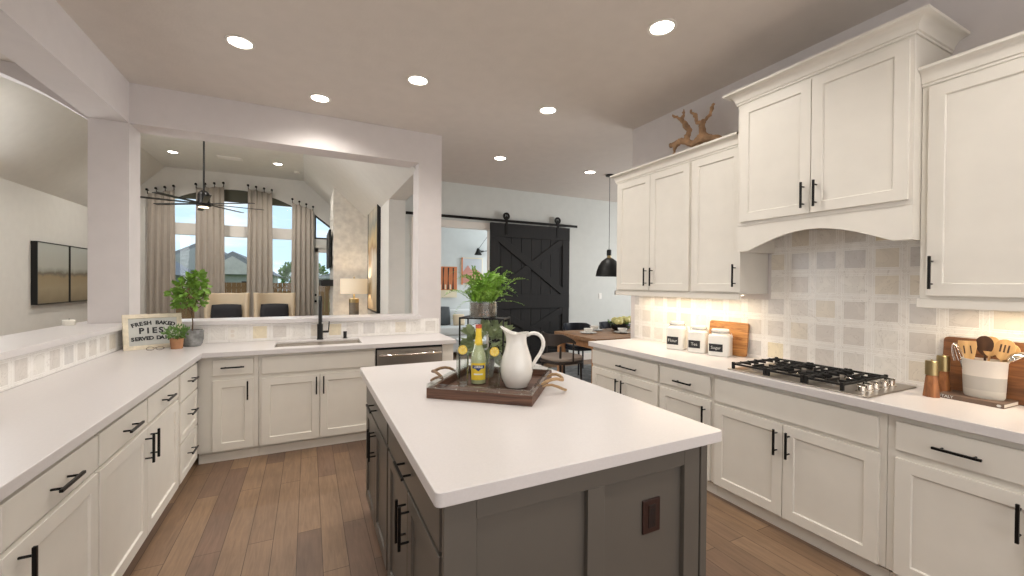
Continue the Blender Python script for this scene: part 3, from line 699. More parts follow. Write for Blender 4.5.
# ------------------------------------------------------------------ recessed ceiling lights
def can(x, y, z, label, group=None, w=CAN_W, col=(1, .945, .88), r=.075):
    t = thing('ceiling_light', label, 'ceiling light', (x, y, z))
    MB().lathe([(r, -.001), (r+.018, -.001), (r+.018, -.006), (r, -.008), (r-.004, -.002)], 28, close=False).build('trim_ring', 'trim_white', t)
    MB().lathe([(.0005, -.0035), (r-.001, -.0035), (r-.001, -.0015), (.0005, -.0015)], 28).build('lens', 'can_glow', t)
    l = bpy.data.lights.new('can_lamp', 'SPOT'); l.energy = w*4; l.spot_size = R(154); l.spot_blend = .7; l.shadow_soft_size = .07; l.color = col
    o = bpy.data.objects.new('can_lamp', l); C.collection.objects.link(o); o.location = (x, y, z-.03)
    return t
for x, y, lab in ((-.438, 3.469, 'recessed ceiling light farthest left, over the left counter run'), (.088, 4.183, 'small recessed ceiling light over the sink'),
                  (.807, 3.438, 'recessed ceiling light over the far end of the island'), (2.068, 3.451, 'recessed ceiling light in line with the start of the wall cabinets'),
                  (2.059, 2.006, 'largest, nearest recessed ceiling light at the top of the photo'), (2.292, 5.056, 'recessed ceiling light in front of the barn door'),
                  (3.768, 5.054, 'recessed ceiling light next to the black pendant')):
    can(x, y, ZC, lab)
can(.80, 2.0, ZC, 'recessed ceiling light over the near end of the island'); can(-.44, 2.0, ZC, 'recessed ceiling light over the near left counter')
can(.80, .3, ZC, 'recessed ceiling light above the camera'); can(2.06, .3, ZC, 'recessed ceiling light behind the camera by the range wall')
can(-2.265, 9.69, ZL, 'left recessed light in the living room ceiling', w=22); can(-.564, 9.66, ZL, 'right recessed light in the living room ceiling', w=22)
can(-2.265, 6.6, ZL, 'left recessed living room light near the pass-through', w=22); can(-.564, 6.6, ZL, 'right recessed living room light near the pass-through', w=22)
sm = thing('smoke_detector', 'small round white smoke detector on the living room ceiling', 'smoke detector', (-.233, 10.17, ZL))
MB().lathe([(.06, 0), (.062, -.02), (.05, -.035), (.001, -.038)], 20).build('body', 'outlet_white', sm)
vt = thing('ceiling_vent', 'flat white vent on the living room ceiling', 'vent', (-1.374, 9.64, ZL))
MB().box(-.20, .20, -.1, .1, -.012, 0).build('frame', 'outlet_white', vt); v_ = MB()
for i in range(6): v_.box(-.18, .18, -.085+i*.03, -.07+i*.03, -.018, -.012)
v_.build('louvres', 'trim_white', vt)
#MORE
# ================================================================== things on the island
TA, TB, TC_, TD = (.522, 2.003), (.925, 1.662), (1.294, 2.122), (.885, 2.457)
ang = math.atan2(TB[1]-TA[1], TB[0]-TA[0]); tw = .529; tl = .60
tray = thing('serving_tray', 'square dark wood tray with a clear rim and looped handles on the island', 'tray', (TA[0], TA[1], ZK), ang)
zt = .062
MB().box(0, tw, 0, tl, 0, .012).build('base', 'tray_wood', tray, bev=.001)
for k, b in enumerate(((0, tw, 0, .018), (0, tw, tl-.018, tl), (0, .018, .018, tl-.018), (tw-.018, tw, .018, tl-.018))):
    MB().box(*b, .012 if k > 3 else .0125, zt-.012).build('side_board', 'tray_wood', tray, bev=.001)
for b in ((0, tw, 0, .016), (0, tw, tl-.016, tl), (0, .016, .016, tl-.016), (tw-.016, tw, .016, tl-.016)):
    MB().box(*b, zt-.0118, zt+.008).build('clear_rim', 'clear_glass', tray)
st = MB()
for i in range(5):
    x = .05+i*(tw-.1)/4; st.tube([(x, -.001, zt-.006), (x, -.004, zt-.006)], .004, 8).tube([(x, .008, zt+.008), (x, .008, zt+.011)], .004, 8)
st.build('studs', 'steel', tray)
def loop_handle(x, sgn):
    c = tl/2
    a = MB(); w_ = .09
    a.tube([(x, c-w_, .05), (x+sgn*.035, c-w_*.95, .075), (x+sgn*.085, c-w_*.55, .085), (x+sgn*.11, c, .055), (x+sgn*.085, c+w_*.55, .080), (x+sgn*.035, c+w_*.95, .075), (x, c+w_, .05)], [.008, .0095, .009, .010, .009, .0095, .008], 8)
    a.tube([(x, c-w_*.8, .035), (x+sgn*.05, c-w_*.5, .055), (x+sgn*.115, c-.01, .012), (x+sgn*.12, c+.02, .009)], [.006, .008, .008, .009], 8)
    a.build('handle', 'rope' if sgn > 0 else 'horn_handle', tray, sub=1)
loop_handle(tw, 1); loop_handle(0, -1)
ZT = ZK+.012+.0005
# pitcher
pt = thing('pitcher', 'tall white ceramic water pitcher with a looped handle on the tray', 'pitcher', (1.008, 1.985, ZT), R(-34))
prof = [(.0005, .0), (.052, .0), (.060, .004), (.066, .018), (.082, .05), (.0875, .085), (.086, .12), (.078, .16), (.064, .20), (.054, .235), (.052, .26), (.058, .283), (.066, .296)]
mb = MB(); seg = 40; inner = [(r-.006, z) for r, z in prof[:0:-1] if r > .02 and z > .01]+[(.0005, .012)]
for r, z in prof+inner:
    for j in range(seg):
        t_ = 2*PI*j/seg; c_, s_ = math.cos(t_), math.sin(t_)
        k_ = max(0, (z-.225)/.071)
        f_ = max(0, -c_)**4           # spout towards -x
        rr_ = r*(1+.42*k_*f_); zz = z+(.028*f_*k_ if k_ > 0 else 0)-.012*k_*(1-abs(c_))
        mb.v.append((rr_*c_, rr_*s_*(1-.08*k_), zz))
n_ = len(prof+inner)
for i in range(n_-1):
    for j in range(seg):
        a = i*seg+j; b = i*seg+(j+1) % seg; mb.f.append((a, b, b+seg, a+seg))
mb.build('body', 'ceramic_white', pt)
MB().tube([(.050, 0, .272), (.075, 0, .292), (.115, 0, .290), (.142, 0, .262), (.146, 0, .225), (.130, 0, .185), (.108, 0, .155), (.092, 0, .128), (.084, 0, .105)],
          [.010, .0105, .0115, .012, .0115, .0105, .010, .009, .008], 12).build('handle', 'ceramic_white', pt, sub=1)
# lemonade bottle
bt = thing('lemonade_bottle', 'clear pale green lemonade bottle with yellow and blue label on the tray', 'bottle', (.845, 2.13, ZT), R(-22))
bp_ = [(.034, 0), (.042, .004), (.044, .02), (.044, .14), (.042, .165), (.028, .205), (.019, .235), (.0155, .26), (.0145, .30), (.016, .302), (.016, .312)]
MB().lathe(bp_, 28, close=True).build('body', 'bottle_glass', bt)
MB().lathe([(.0005, .006), (.038, .006), (.040, .02), (.040, .14), (.038, .163), (.024, .205), (.0155, .232), (.0005, .232)], 24).build('drink', mat('lemonade', srgb(206, 210, 176), .2), bt)
MB().lathe([(.0155, .262), (.0165, .262), (.0165, .314), (.001, .315)], 20, close=False).build('neck_foil', 'label_yellow', bt)
MB().lathe([(.0168, .306), (.0172, .306), (.0172, .326), (.001, .327)], 20, close=False).build('cap', 'cap_red', bt)
MB().lathe([(.0203, .222), (.024, .214), (.0205, .236), (.0175, .262)], 20, close=False).build('neck_label', 'label_yellow', bt)
def wrap(mb, rad):   # bend a flat xz drawing round a bottle facing -y
    mb.v = [(rad*math.sin(x/rad)+0, -rad*math.cos(x/rad), z) if True else None for x, y, z in mb.v]; return mb
def patch(x0, x1, z0, z1, n=10, zf0=None):
    mb = MB()
    for i in range(n+1):
        x = x0+(x1-x0)*i/n; lo = z0 if zf0 is None else zf0(x); mb.v += [(x, 0, lo), (x, 0, z1)]
    mb.f = [(2*i, 2*i+2, 2*i+3, 2*i+1) for i in range(n)]; return mb
lb = wrap(patch(-.046, .046, .028, .120), .0446).build('label', 'label_yellow', bt)
wrap(patch(-.036, .036, .088, .108, 12, lambda x: .090-.014*max(0, 1-abs(x)/.018)), .0449).build('banner', 'label_blue', lb)
wrap(text_mb('LORINA', .0165, Matrix.Translation((0, 0, .099)), bold=.0004, ext=0, sx=.85), .0452).build('lettering', 'label_white', lb)
wrap(patch(-.026, .026, .056, .064), .0449).build('band', 'label_white', lb)
# glasses with lemon slices
def flute(x, y, lab, rz):
    g = thing('drinking_glass', lab, 'glass', (x, y, ZT), rz, 'glasses with lemon slices')
    MB().lathe([(.0005, .0), (.032, 0), (.033, .004), (.031, .01), (.034, .10), (.036, .19), (.0345, .19), (.0325, .10), (.029, .014), (.0005, .012)], 24).build('body', 'clear_glass', g)
    sl_ = MB().lathe([(.0005, -.003), (.024, -.003), (.025, 0), (.024, .003), (.0005, .003)], 20); sl_.xf(Matrix.Translation((.0, -.036, .195)) @ Matrix.Rotation(R(90), 4, 'X'))
    so_ = sl_.build('lemon_slice', 'lemon', g)
    fl = MB()
    for i in range(8):
        a = 2*PI*i/8; fl.add([(.003*math.cos(a+.4), 0, .003*math.sin(a+.4)), (.0195*math.cos(a+.07), 0, .0195*math.sin(a+.07)), (.0205*math.cos(a+.39), 0, .0205*math.sin(a+.39)), (.0195*math.cos(a+.71), 0, .0195*math.sin(a+.71))], [(0, 1, 2, 3)])
    fl.xf(Matrix.Translation((0, -.0396, .195))); fl.build('flesh', 'lemon_flesh', so_)
    return g
flute(.757, 2.14, 'glass with a lemon slice left of the lemonade bottle', R(-20)); flute(.893, 2.02, 'glass with a lemon slice between the bottle and the pitcher', R(-24))
# black wire riser
ris = thing('plant_riser', 'thin black square wire stand at the back of the tray', 'stand', (.880, 2.395, ZT), ang)
q = .004; rw, rd, rh = .262, .14, .348
for x in (0, rw):
    for y in (0, -rd): MB().box(x-q, x+q, y-q, y+q, 0, rh).build('leg', 'matte_black', ris)
MB().box(-q, rw+q, -q, q, rh-.001, rh+2*q).box(-q, rw+q, -rd-q, -rd+q, rh-.001, rh+2*q).box(-q, q, -rd, 0, rh-.001, rh+2*q).box(rw-q, rw+q, -rd, 0, rh-.001, rh+2*q).build('top_frame', 'matte_black', ris)
MB().box(.0, rw, -rd, 0, rh+.001, rh+.004).build('shelf', 'matte_black', ris)
# plants
def frond(mb, base, az, out, rise, drop, L, n, lw, rng, tilt=0):
    """arching stem with paired leaflets"""
    base = Vector(base); d = Vector((math.cos(az), math.sin(az), 0)); side = Vector((-d.y, d.x, 0)); pts = []
    for i in range(n+1):
        t = i/n; pts.append(base+d*(out*t**.9)+Vector((0, 0, rise*math.sin(min(1, t*1.1)*PI*.5)-drop*t**3))+side*tilt*t*t)
    for i in range(1, n+1):
        p = pts[i]; tg = (pts[i]-pts[i-1]).normalized(); w = lw*(1-.65*(i/n))*rng.uniform(.8, 1.2); th = w*.34
        for s in (-1, 1):
            sd_ = (side*s+tg*.5+Vector((0, 0, rng.uniform(-.15, .5)))).normalized(); a = p+sd_*w*.08; b = p+sd_*w
            m1 = p+sd_*w*.5+tg*th+Vector((0, 0, .003)); m2 = p+sd_*w*.5-tg*th
            mb.add([a, m1, b, m2], [(0, 1, 2, 3)])
    k_ = len(mb.v)
    return pts
fern = thing('potted_fern', 'bright green fern in a round glass pot on the black stand', 'plant', (.925, 2.262, ZT+rh+.005))
MB().lathe([(.0005, 0), (.078, 0), (.081, .004), (.081, .095), (.078, .095), (.077, .006), (.0005, .006)], 32).build('glass_pot', 'clear_glass', fern)
MB().lathe([(.0005, .007), (.074, .007), (.075, .086), (.0005, .088)], 28).build('pebbles', 'grey_glass_pot', fern)
pb = MB(); rg = random.Random(5)
for i in range(60):
    a = rg.uniform(0, 2*PI); r0 = rg.uniform(.008, .013); pb.ball((.0665*math.cos(a), .0665*math.sin(a), rg.uniform(.018, .05)), r0*.8, 6)
pb.build('gravel', 'pebble', fern)
fm, smb = MB(), MB(); rg = random.Random(11)
for i in range(84):
    az = rg.uniform(0, 2*PI); o_ = rg.uniform(.04, .20)
    rise = rg.uniform(.07, .20)*(1.15-o_*1.6); pts_ = frond(fm, (rg.uniform(-.05, .05), rg.uniform(-.05, .05), .085), az, o_, max(.03, rise), rg.uniform(.0, .07), .2, 13, .040, rg, rg.uniform(-.06, .06))
    smb.tube(pts_[::3], .0012, 3, cap=False)
# drooping frond to the left, long one to the right
frond(fm, (-.03, 0, .09), R(200), .20, .02, .12, .2, 22, .022, rg); frond(fm, (-.03, 0, .09), R(165), .17, .20, .04, .2, 20, .024, rg)
frond(fm, (.03, 0, .085), R(-25), .21, .02, .03, .2, 22, .024, rg); frond(fm, (.0, 0, .09), R(10), .13, .21, .0, .2, 20, .024, rg)
fm.build('foliage', 'leaf_fern', fern, smooth=False); smb.build('stems', 'leaf_fern', fern)
def leafball(name, mbox, rng, n, c, rad, L, w, up_=.2):
    c = Vector(c)
    for i in range(n):
        d = Vector((rng.gauss(0, 1), rng.gauss(0, 1), rng.gauss(0, 1))).normalized(); p = c+Vector((d.x*rad[0], d.y*rad[1], d.z*rad[2]))*rng.uniform(.45, 1)
        t = (d+Vector((rng.uniform(-.6, .6), rng.uniform(-.6, .6), up_))).normalized(); s = t.cross(Vector((rng.uniform(-1, 1), rng.uniform(-1, 1), rng.uniform(-1, 1)))).normalized(); nn_ = t.cross(s)
        l = L*rng.uniform(.7, 1.2); ww = w*rng.uniform(.75, 1.15)
        mbox.add([p, p+t*l*.35+s*ww*.5+nn_*.12*ww, p+t*l*.75+s*ww*.35, p+t*l-nn_*.15*l, p+t*l*.75-s*ww*.35, p+t*l*.35-s*ww*.5+nn_*.12*ww, p+t*l*.5-nn_*.1*ww],
                 [(0, 1, 6), (1, 2, 6), (2, 3, 6), (3, 4, 6), (4, 5, 6), (5, 0, 6)])
dp = thing('potted_plant', 'dusty green leafy plant standing inside the black wire stand on the tray', 'plant', (.955, 2.275, ZT))
MB().lathe([(.0005, 0), (.038, 0), (.050, .10), (.052, .10), (.052, .11), (.046, .11), (.047, .10), (.0005, .095)], 24).build('pot', 'grey_pot', dp)
lf = MB(); rg = random.Random(21)
leafball('l', lf, rg, 95, (.01, 0, .215), (.15, .10, .085), .082, .046)
lf.build('foliage', 'leaf_dusty', dp, smooth=False)
sm_ = MB()
for i in range(14):
    a = rg.uniform(0, 2*PI); sm_.tube([(0, 0, .095), (.04*math.cos(a), .025*math.sin(a), .15), (.10*math.cos(a), .05*math.sin(a), .2)], .0016, 4, cap=False)
sm_.build('stems', 'leaf_dusty', dp)

# ================================================================== things on the left counter corner
sg = thing('framed_sign', 'cream framed glass sign lettered Fresh Baked Pies leaning on the bar wall', 'sign', (-1.322, 4.33, ZK), R(24))
fw_, fh = .385, .298
leanM = Matrix.Rotation(R(-17), 4, 'X')
def lb_(mb): return mb.xf(leanM)
fr = MB().box(0, fw_, 0, .022, 0, .035).box(0, fw_, 0, .022, fh-.035, fh).box(0, .035, 0, .022, .035, fh-.035).box(fw_-.035, fw_, 0, .022, .035, fh-.035)
lb_(fr).build('frame', 'cream_frame', sg, bev=.003)
lb_(MB().box(.03, fw_-.03, .010, .013, .03, fh-.03)).build('glass_pane', mat('sign_glass', srgb(196, 196, 190), .25, var=.1, vscale=6), sg)
def arc_text(txt, size, cx, cz, spread, rad, bold):
    mb = MB(); n_ = len(txt); 
    for i, ch in enumerate(txt):
        if ch == ' ': continue
        x = (i-(n_-1)/2)*spread; a = x/rad
        M_ = Matrix.Translation((cx+rad*math.sin(a), .008, cz-rad*(1-math.cos(a)))) @ Matrix.Rotation(a, 4, 'Y')
        t_ = text_mb(ch, size, M_, bold=bold); mb.add(t_.v, t_.f)
    return mb
lt = arc_text('FRESH BAKED', .044, fw_/2, .222, .0262, .45, .002)
for a in (arc_text('PIES', .066, fw_/2-.015, .155, .042, 50, .0026), arc_text('SERVED DAILY', .042, fw_/2-.005, .092, .0235, 1.6, .002)): lt.add(a.v, a.f)
lb_(lt).build('lettering', 'letter_black', sg)
fo = thing('potted_ficus', 'small leafy tree in a mottled grey pot beside the pie sign', 'plant', (-.905, 4.455, ZK))
MB().lathe([(.0005, 0), (.058, 0), (.073, .02), (.082, .06), (.082, .11), (.084, .125), (.086, .135), (.079, .14), (.073, .12), (.0005, .115)], 28).build('pot', 'grey_pot', fo)
MB().lathe([(.0005, .117), (.072, .117), (.072, .122), (.0005, .125)], 20).build('soil', 'soil', fo)
tk = [(0, 0, .115), (.004, 0, .20), (-.004, .004, .30), (-.02, 0, .38), (-.035, 0, .47)]
tm = MB().tube(tk, [.006, .005, .005, .004, .003], 7)
br_ = [((-.004, .004, .29), (.03, -.02, .38), (.05, -.02, .48), (.045, 0, .60)), ((-.002, 0, .27), (-.05, .02, .36), (-.11, .02, .43), (-.155, .01, .455)), ((.0, 0, .3), (.05, .03, .34), (.10, .03, .40), (.12, .02, .46)),
       ((-.02, 0, .38), (-.05, -.03, .46), (-.07, -.02, .54)), ((-.01, 0, .34), (.02, .04, .42), (.0, .05, .56), (.01, .03, .63)), ((.03, -.02, .38), (.08, -.03, .42), (.11, -.04, .52))]
for b in br_: tm.tube(list(b), [.0035, .003, .002, .0015][:len(b)], 6)
tm.build('trunk', 'bark', fo)
lf = MB(); rg = random.Random(8)
for c_, rd_, k_ in (((-.02, 0, .47), (.09, .08, .10), 110), ((.05, 0, .40), (.05, .06, .06), 40), ((-.08, 0, .40), (.05, .05, .05), 36), ((.02, .02, .58), (.06, .05, .045), 40), ((-.13, .01, .45), (.05, .04, .03), 16), ((.05, -.01, .52), (.06, .05, .05), 30), ((-.06, 0, .52), (.06, .05, .05), 30), ((.045, 0, .63), (.03, .03, .015), 8)):
    leafball('l', lf, rg, int(k_*.8), c_, rd_, .058, .044, .0)
lf.build('foliage', 'leaf_bright', fo, smooth=False)
hb = thing('potted_herb', 'small green herb in a terracotta pot in front of the grey pot', 'plant', (-.985, 4.335, ZK))
MB().lathe([(.0005, 0), (.040, 0), (.046, .07), (.048, .085), (.044, .085), (.040, .07), (.0005, .07)], 24).build('pot', 'terracotta', hb)
lf = MB(); leafball('l', lf, random.Random(4), 130, (0, 0, .135), (.085, .06, .055), .034, .018, .5)
for i in range(26):
    a = rg.uniform(0, 2*PI); r0 = rg.uniform(.02, .08); lf.tube([(0, 0, .07), (r0*.5*math.cos(a), r0*.5*math.sin(a), .12), (r0*math.cos(a), r0*math.sin(a), rg.uniform(.12, .19))], .001, 3, cap=False)
lf.build('foliage', 'leaf_herb', hb, smooth=False)
gl = thing('eyeglasses', 'pair of brown wire eyeglasses lying in front of the pie sign', 'eyeglasses', (-1.11, 4.27, ZK), R(10))
m_ = MB()
for cx in (-.03, .03): m_.tube([(cx+.024*math.cos(2*PI*i/18), -.002, .018+.014*math.sin(2*PI*i/18)) for i in range(19)], .0016, 5)
m_.tube([(-.008, -.002, .022), (0, -.002, .026), (.008, -.002, .022)], .0016, 5); m_.build('rims', 'bark', gl)
for sx_ in (-1, 1): MB().tube([(sx_*.054, 0, .022), (sx_*.056, .05, .012), (sx_*.05, .11, .002)], .0014, 5).build('temple', 'bark', gl)
cn = thing('candle', 'short cream candle on the far end of the bar top', 'candle', (-1.70, 4.70, 1.12))
cn.location = (-1.705, 4.50, 1.12)
MB().lathe([(.0005, 0), (.036, 0), (.038, .004), (.038, .040), (.034, .043), (.0005, .04)], 24).build('wax', 'candle_wax', cn)
MB().tube([(0, 0, .04), (.001, 0, .055)], .0012, 5).build('wick', 'letter_black', cn)
def outlet(x, y, z, rz, lab, cat='outlet', slots=True):
    t = thing('wall_outlet', lab, cat, (x, y, z), rz)
    MB().box(-.036, .036, -.006, 0, -.058, .058).build('cover_plate', 'outlet_white', t, bev=.002)
    if slots:
        for zc in (-.02, .02):
            s = MB().lathe([(.0005, 0), (.016, 0), (.016, .002), (.0005, .002)], 16); s.xf(Matrix.Translation((0, -.006, zc)) @ Matrix.Rotation(R(90), 4, 'X')); s.build('receptacle', 'ceramic_matte', t)
    else: MB().box(-.016, .016, -.009, -.006, -.033, .033).build('rocker', 'outlet_white', t, bev=.001)
    return t
outlet(-.63, YS-.010, .995, 0, 'white outlet in the tile strip right of the grey pot').rotation_euler = (0, 0, 0)
outlet(5.235, YD-.001, 1.25, 0, 'white light switch on the dining room wall', 'light switch', False)

# ================================================================== cooktop
ck = thing('gas_cooktop', 'stainless steel gas cooktop with black cast iron grates', 'cooktop', (2.805, 1.468, ZK), 0)
cw, cl = .265, .392     # half depth (x), half length (y)
MB().box(-cw, cw, -cl, cl, .0005, .008).build('tray', 'brushed_steel', ck, bev=.004)
burn = [(-.12, .265, .045), (.12, .265, .05), (.0, .04, .06), (-.12, -.155, .04), (.12, -.155, .045)]
for bx, by, br0 in burn:
    b = MB().lathe([(br0, .008), (br0, .020), (br0*.92, .024), (.0005, .024)], 24, (bx, by, 0)).build('burner', 'steel', ck)
    MB().lathe([(br0*.75, .0245), (br0*.78, .026), (br0*.78, .032), (br0*.7, .034), (.0005, .034)], 24, (bx, by, 0)).build('burner_cap', 'cast_iron', b)
for g0, g1 in ((.150, .375), (-.070, .140), (-.270, -.080)):
    m_ = MB(); q = .006; zg = .046; za = .034
    gx0, gx1 = -.235, .235
    for x in (gx0, gx1): m_.box(x-q, x+q, g0, g1, za, zg)
    for y in (g0+q, g1-q): m_.box(gx0, gx1, y-q, y+q, za, zg)
    for i in range(1, 6):
        x = gx0+(gx1-gx0)*i/6; m_.box(x-.0035, x+.0035, g0, (g0+g1)/2-.035, za+.002, zg+.004).box(x-.0035, x+.0035, (g0+g1)/2+.035, g1, za+.002, zg+.004)
    for x in (gx0+.04, gx1-.16): m_.box(x, x+.12, (g0+g1)/2-.0035, (g0+g1)/2+.0035, za, zg+.002)
    for x in (gx0, gx1, 0):
        for y in (g0+q, g1-q): m_.box(x-.008, x+.008, y-.008, y+.008, .008, zg+.006)
    m_.build('grate', 'cast_iron', ck, bev=.001, seg=1)
for kx in (-.18, -.11, -.04, .06, .14):
    MB().lathe([(.024, .008), (.024, .014), (.019, .017), (.018, .040), (.015, .043), (.0005, .043)], 20, (kx, -.325, 0)).box(kx-.004, kx+.004, -.325-.018, -.325+.018, .036, .052).build('knob', 'chrome', ck)

# ================================================================== canisters + boards
def superbox(w, h, n=32, r=.022):
    """rounded square jar profile rings"""
    mb = MB()
    def ring(s, z):
        out = []
        for j in range(n):
            t = 2*PI*j/n; c, d = math.cos(t), math.sin(t); k = (abs(c)**5+abs(d)**5)**(-1/5)
            out.append((c*k*s, d*k*s, z))
        return out
    def circ(s, z): return [(s*math.cos(2*PI*j/n), s*math.sin(2*PI*j/n), z) for j in range(n)]
    rings = [ring(w*.93, 0), ring(w, .006), ring(w, h*.72), ring(w*.97, h*.77), circ(w*.80, h*.82), circ(w*.76, h*.86), circ(w*.76, h*.88)]
    for q_ in rings: mb.v += q_
    for i in range(len(rings)-1):
        for j in range(n): a = i*n+j; b = i*n+(j+1) % n; mb.f.append((a, b, b+n, a+n))
    mb.f.append(tuple(range(n-1, -1, -1))); mb.f.append(tuple(range((len(rings)-1)*n, len(rings)*n)))
    return mb
def canister(y, x, h, w, lab, word):
    t = thing('canister', lab, 'canister', (x, y, ZK), R(-66), 'white clip-top canisters')
    superbox(w, h).build('body', 'ceramic_white', t)
    MB().lathe([(w*.78, h*.885), (w*.80, h*.89), (w*.80, h*.965), (w*.72, h*1.0), (.0005, h*1.005)], 28, close=False).build('lid', 'ceramic_white', t)
    MB().lathe([(w*.765, h*.872), (w*.80, h*.872), (w*.80, h*.889), (w*.765, h*.889)], 28, close=False).build('seal', 'steel', t)
    c = MB()
    for s in (-1, 1):
        c.tube([(s*w*.80, -.004, h*.84), (s*w*.90, -.004, h*.95), (s*w*.55, -.004, h*.97)], .0022, 6)
    c.tube([(w*.82, 0, h*.90), (w*1.0, 0, h*.86), (w*1.04, 0, h*.78), (w*1.1, 0, h*.70), (w*1.0, 0, h*.68), (w*.95, 0, h*.78)], .0024, 6)
    c.tube([(-w*.62, -w*.55, h*.93), (-w*.66, -w*.78, h*.80), (-w*.62, -w*.95, h*.68)], .0022, 6)
    c.build('wire_clip', 'steel', t)
    lb = MB().box(-w*.78, w*.45, -w-.003, -w+.002, h*.18, h*.46).build('chalk_label', 'slate', t)
    tx_ = text_mb(word, h*.155, Matrix.Translation((-w*.16, -w-.0035, h*.32)), ext=0); tx_.build('lettering', 'chalk', lb)
    return t
canister(2.66, 2.955, .245, .078, 'tallest and farthest of the three white clip-top canisters', 'Flour')
canister(2.455, 2.98, .225, .076, 'middle one of the three white clip-top canisters', 'Tea')
canister(2.262, 3.00, .215, .082, 'shortest white clip-top canister, in front of the cutting board', 'Sugar')
def board(label, y0, y1, h, xb, lean, mt, th=.02):
    t = thing('cutting_board', label, 'cutting board', (xb, y1, ZK), R(-90)); w_ = y1-y0; pl_ = []; r0 = .02
    for cx, cz, a0 in ((w_-r0, h-r0, 0), (r0, h-r0, 90), (r0, r0, 180), (w_-r0, r0, 270)):
        for i in range(5): a = R(a0+i*22.5); pl_.append((cx+r0*math.cos(a), cz+r0*math.sin(a)))
    mb = MB().prism(pl_, -th, 0, 'y'); mb.xf(Matrix.Rotation(R(-lean), 4, 'X')); mb.build('board', mt, t, bev=.003)
board('acacia cutting board leaning on the tile behind the canisters', 2.105, 2.455, .268, 3.108, 7, 'board_light')
board('large dark cutting board leaning on the tile behind the utensil crock', .42, .985, .300, 3.100, 7, 'board_dark')
# book with crock
bk = thing('cookbook', 'brown cookbook lying flat under the utensil crock', 'book', (2.925, .945, ZK), R(-93))
MB().box(0, .232, 0, .165, 0, .003).box(0, .232, 0, .165, .019, .022).box(0, .232, 0, .004, .003, .019).build('cover', 'book_cover', bk, bev=.0005, seg=1)
MB().box(.003, .229, .004, .161, .003, .019).build('pages', 'paper', bk)
text_mb('ITALY', .019, Matrix.Translation((.035, -.0006, .011)), bold=.0003).build('title_lettering', 'chalk', bk)
MB().lathe([(.0001, 0), (.006, 0), (.006, .0006), (.0001, .0006)], 14, (0, 0, 0), 1.3, 1).xf(Matrix.Translation((.216, -.0001, .011)) @ Matrix.Rotation(R(90), 4, 'X')).build('spine_mark', 'chalk', bk)
cr_ = thing('utensil_crock', 'tall cream and grey ceramic crock full of wooden utensils', 'crock', (3.015, .805, ZK+.0225))
def crock_ring(prof, nm, m_, par):
    MB().lathe(prof, 32, (0, 0, 0), .60, .86, close=False).build(nm, m_, par)
crock_ring([(.0005, 0), (.078, 0), (.083, .008), (.085, .04)], 'base', 'ceramic_light_band', cr_)
crock_ring([(.0851, .04), (.088, .105)], 'grey_band', 'ceramic_grey_band', cr_)
crock_ring([(.088, .105), (.092, .178), (.095, .181), (.095, .187), (.089, .187), (.084, .10), (.076, .012), (.0005, .01)], 'body', 'ceramic_matte', cr_)
def utensil(name, lab, dy, dx, leany, leanx, L, head, m_, grp='utensils in the crock'):
    t = thing(name, lab, 'utensil', (cr_.location.x+dx, cr_.location.y+dy, cr_.location.z+.022))
    t.rotation_euler = (R(leany), R(leanx), R(-90)); t.rotation_mode = 'XYZ'
    MB().tube([(0, 0, 0), (0, 0, L-.05)], [.005, .0045], 8).build('handle', m_, t)
    head(t, L, m_)
    return t
def oval(w, h, z0, slots=0, notch=False):
    pl_ = []
    for i in range(20):
        a = 2*PI*i/20; ww = w*(1+.18*math.sin(a)); pl_.append((ww*math.cos(a), z0+h*math.sin(a)))
    return pl_
def head_slot(t, L, m_):
    # solid head; the slots are dark bars standing in for shaded gaps
    mb = MB().prism(oval(.034, .052, L), -.003, .003, 'y'); mb.build('head', m_, t, bev=.001)
    s = MB()
    for x in (-.013, 0, .013): s.box(x-.003, x+.003, -.0036, .0036, L-.012, L+.025)
    s.build('slots', 'spoon_dark', t)
def head_spat(t, L, m_):
    mb = MB().prism([(-.012, L-.06), (.012, L-.06), (.034, L+.02), (.034, L+.045), (-.030, L+.052), (-.036, L+.02)], -.003, .003, 'y'); mb.build('head', m_, t, bev=.001)
    s = MB()
    for x in (-.012, .012): s.box(x-.0025, x+.0025, -.0036, .0036, L-.015, L+.025)
    s.build('slots', 'spoon_dark', t)
def head_plain(t, L, m_):
    MB().prism(oval(.031, .050, L), -.004, .004, 'y').build('head', m_, t, bev=.001)
def head_whisk(t, L, m_):
    mb = MB()
    for k in range(6):
        a = PI*k/6; pts_ = []
        for i in range(13):
            u = PI*i/12; x = .026*math.sin(u)*(1 if True else 1); pts_.append((.024*math.cos(u)*math.cos(a)*1.0, .024*math.cos(u)*math.sin(a), L-.05+.09*math.sin(u)))
        mb.tube(pts_, .0011, 5)
    mb.build('wires', 'steel', t)
def head_ladle(t, L, m_):
    mb = MB()
    mb.lathe([(.0005, -.022), (.022, -.018), (.036, -.006), (.042, .008), (.040, .008), (.034, -.004), (.020, -.015), (.0005, -.018)], 24, (0, 0, 0)); mb.xf(Matrix.Translation((.0, -.0, L)) @ Matrix.Rotation(R(100), 4, 'Y')); mb.build('bowl', m_, t)
utensil('whisk', 'wire whisk at the left of the utensil crock', .040, -.015, 0, -15, .205, head_whisk, 'steel')
utensil('slotted_turner', 'wooden turner with two slots beside the whisk', .025, -.025, -3, -8, .205, head_spat, 'spoon_wood')
utensil('slotted_spoon', 'broad wooden spoon with three slots at the front of the crock', -.035, -.020, -4, 8, .225, head_slot, 'spoon_wood')
utensil('wooden_spoon', 'plain wooden spoon behind the slotted spoon', .004, .01, -2, 5, .232, head_plain, 'spoon_wood')
utensil('wooden_spoon', 'dark wooden spoon at the back of the crock', .004, .028, 3, 0, .232, head_plain, 'spoon_dark')
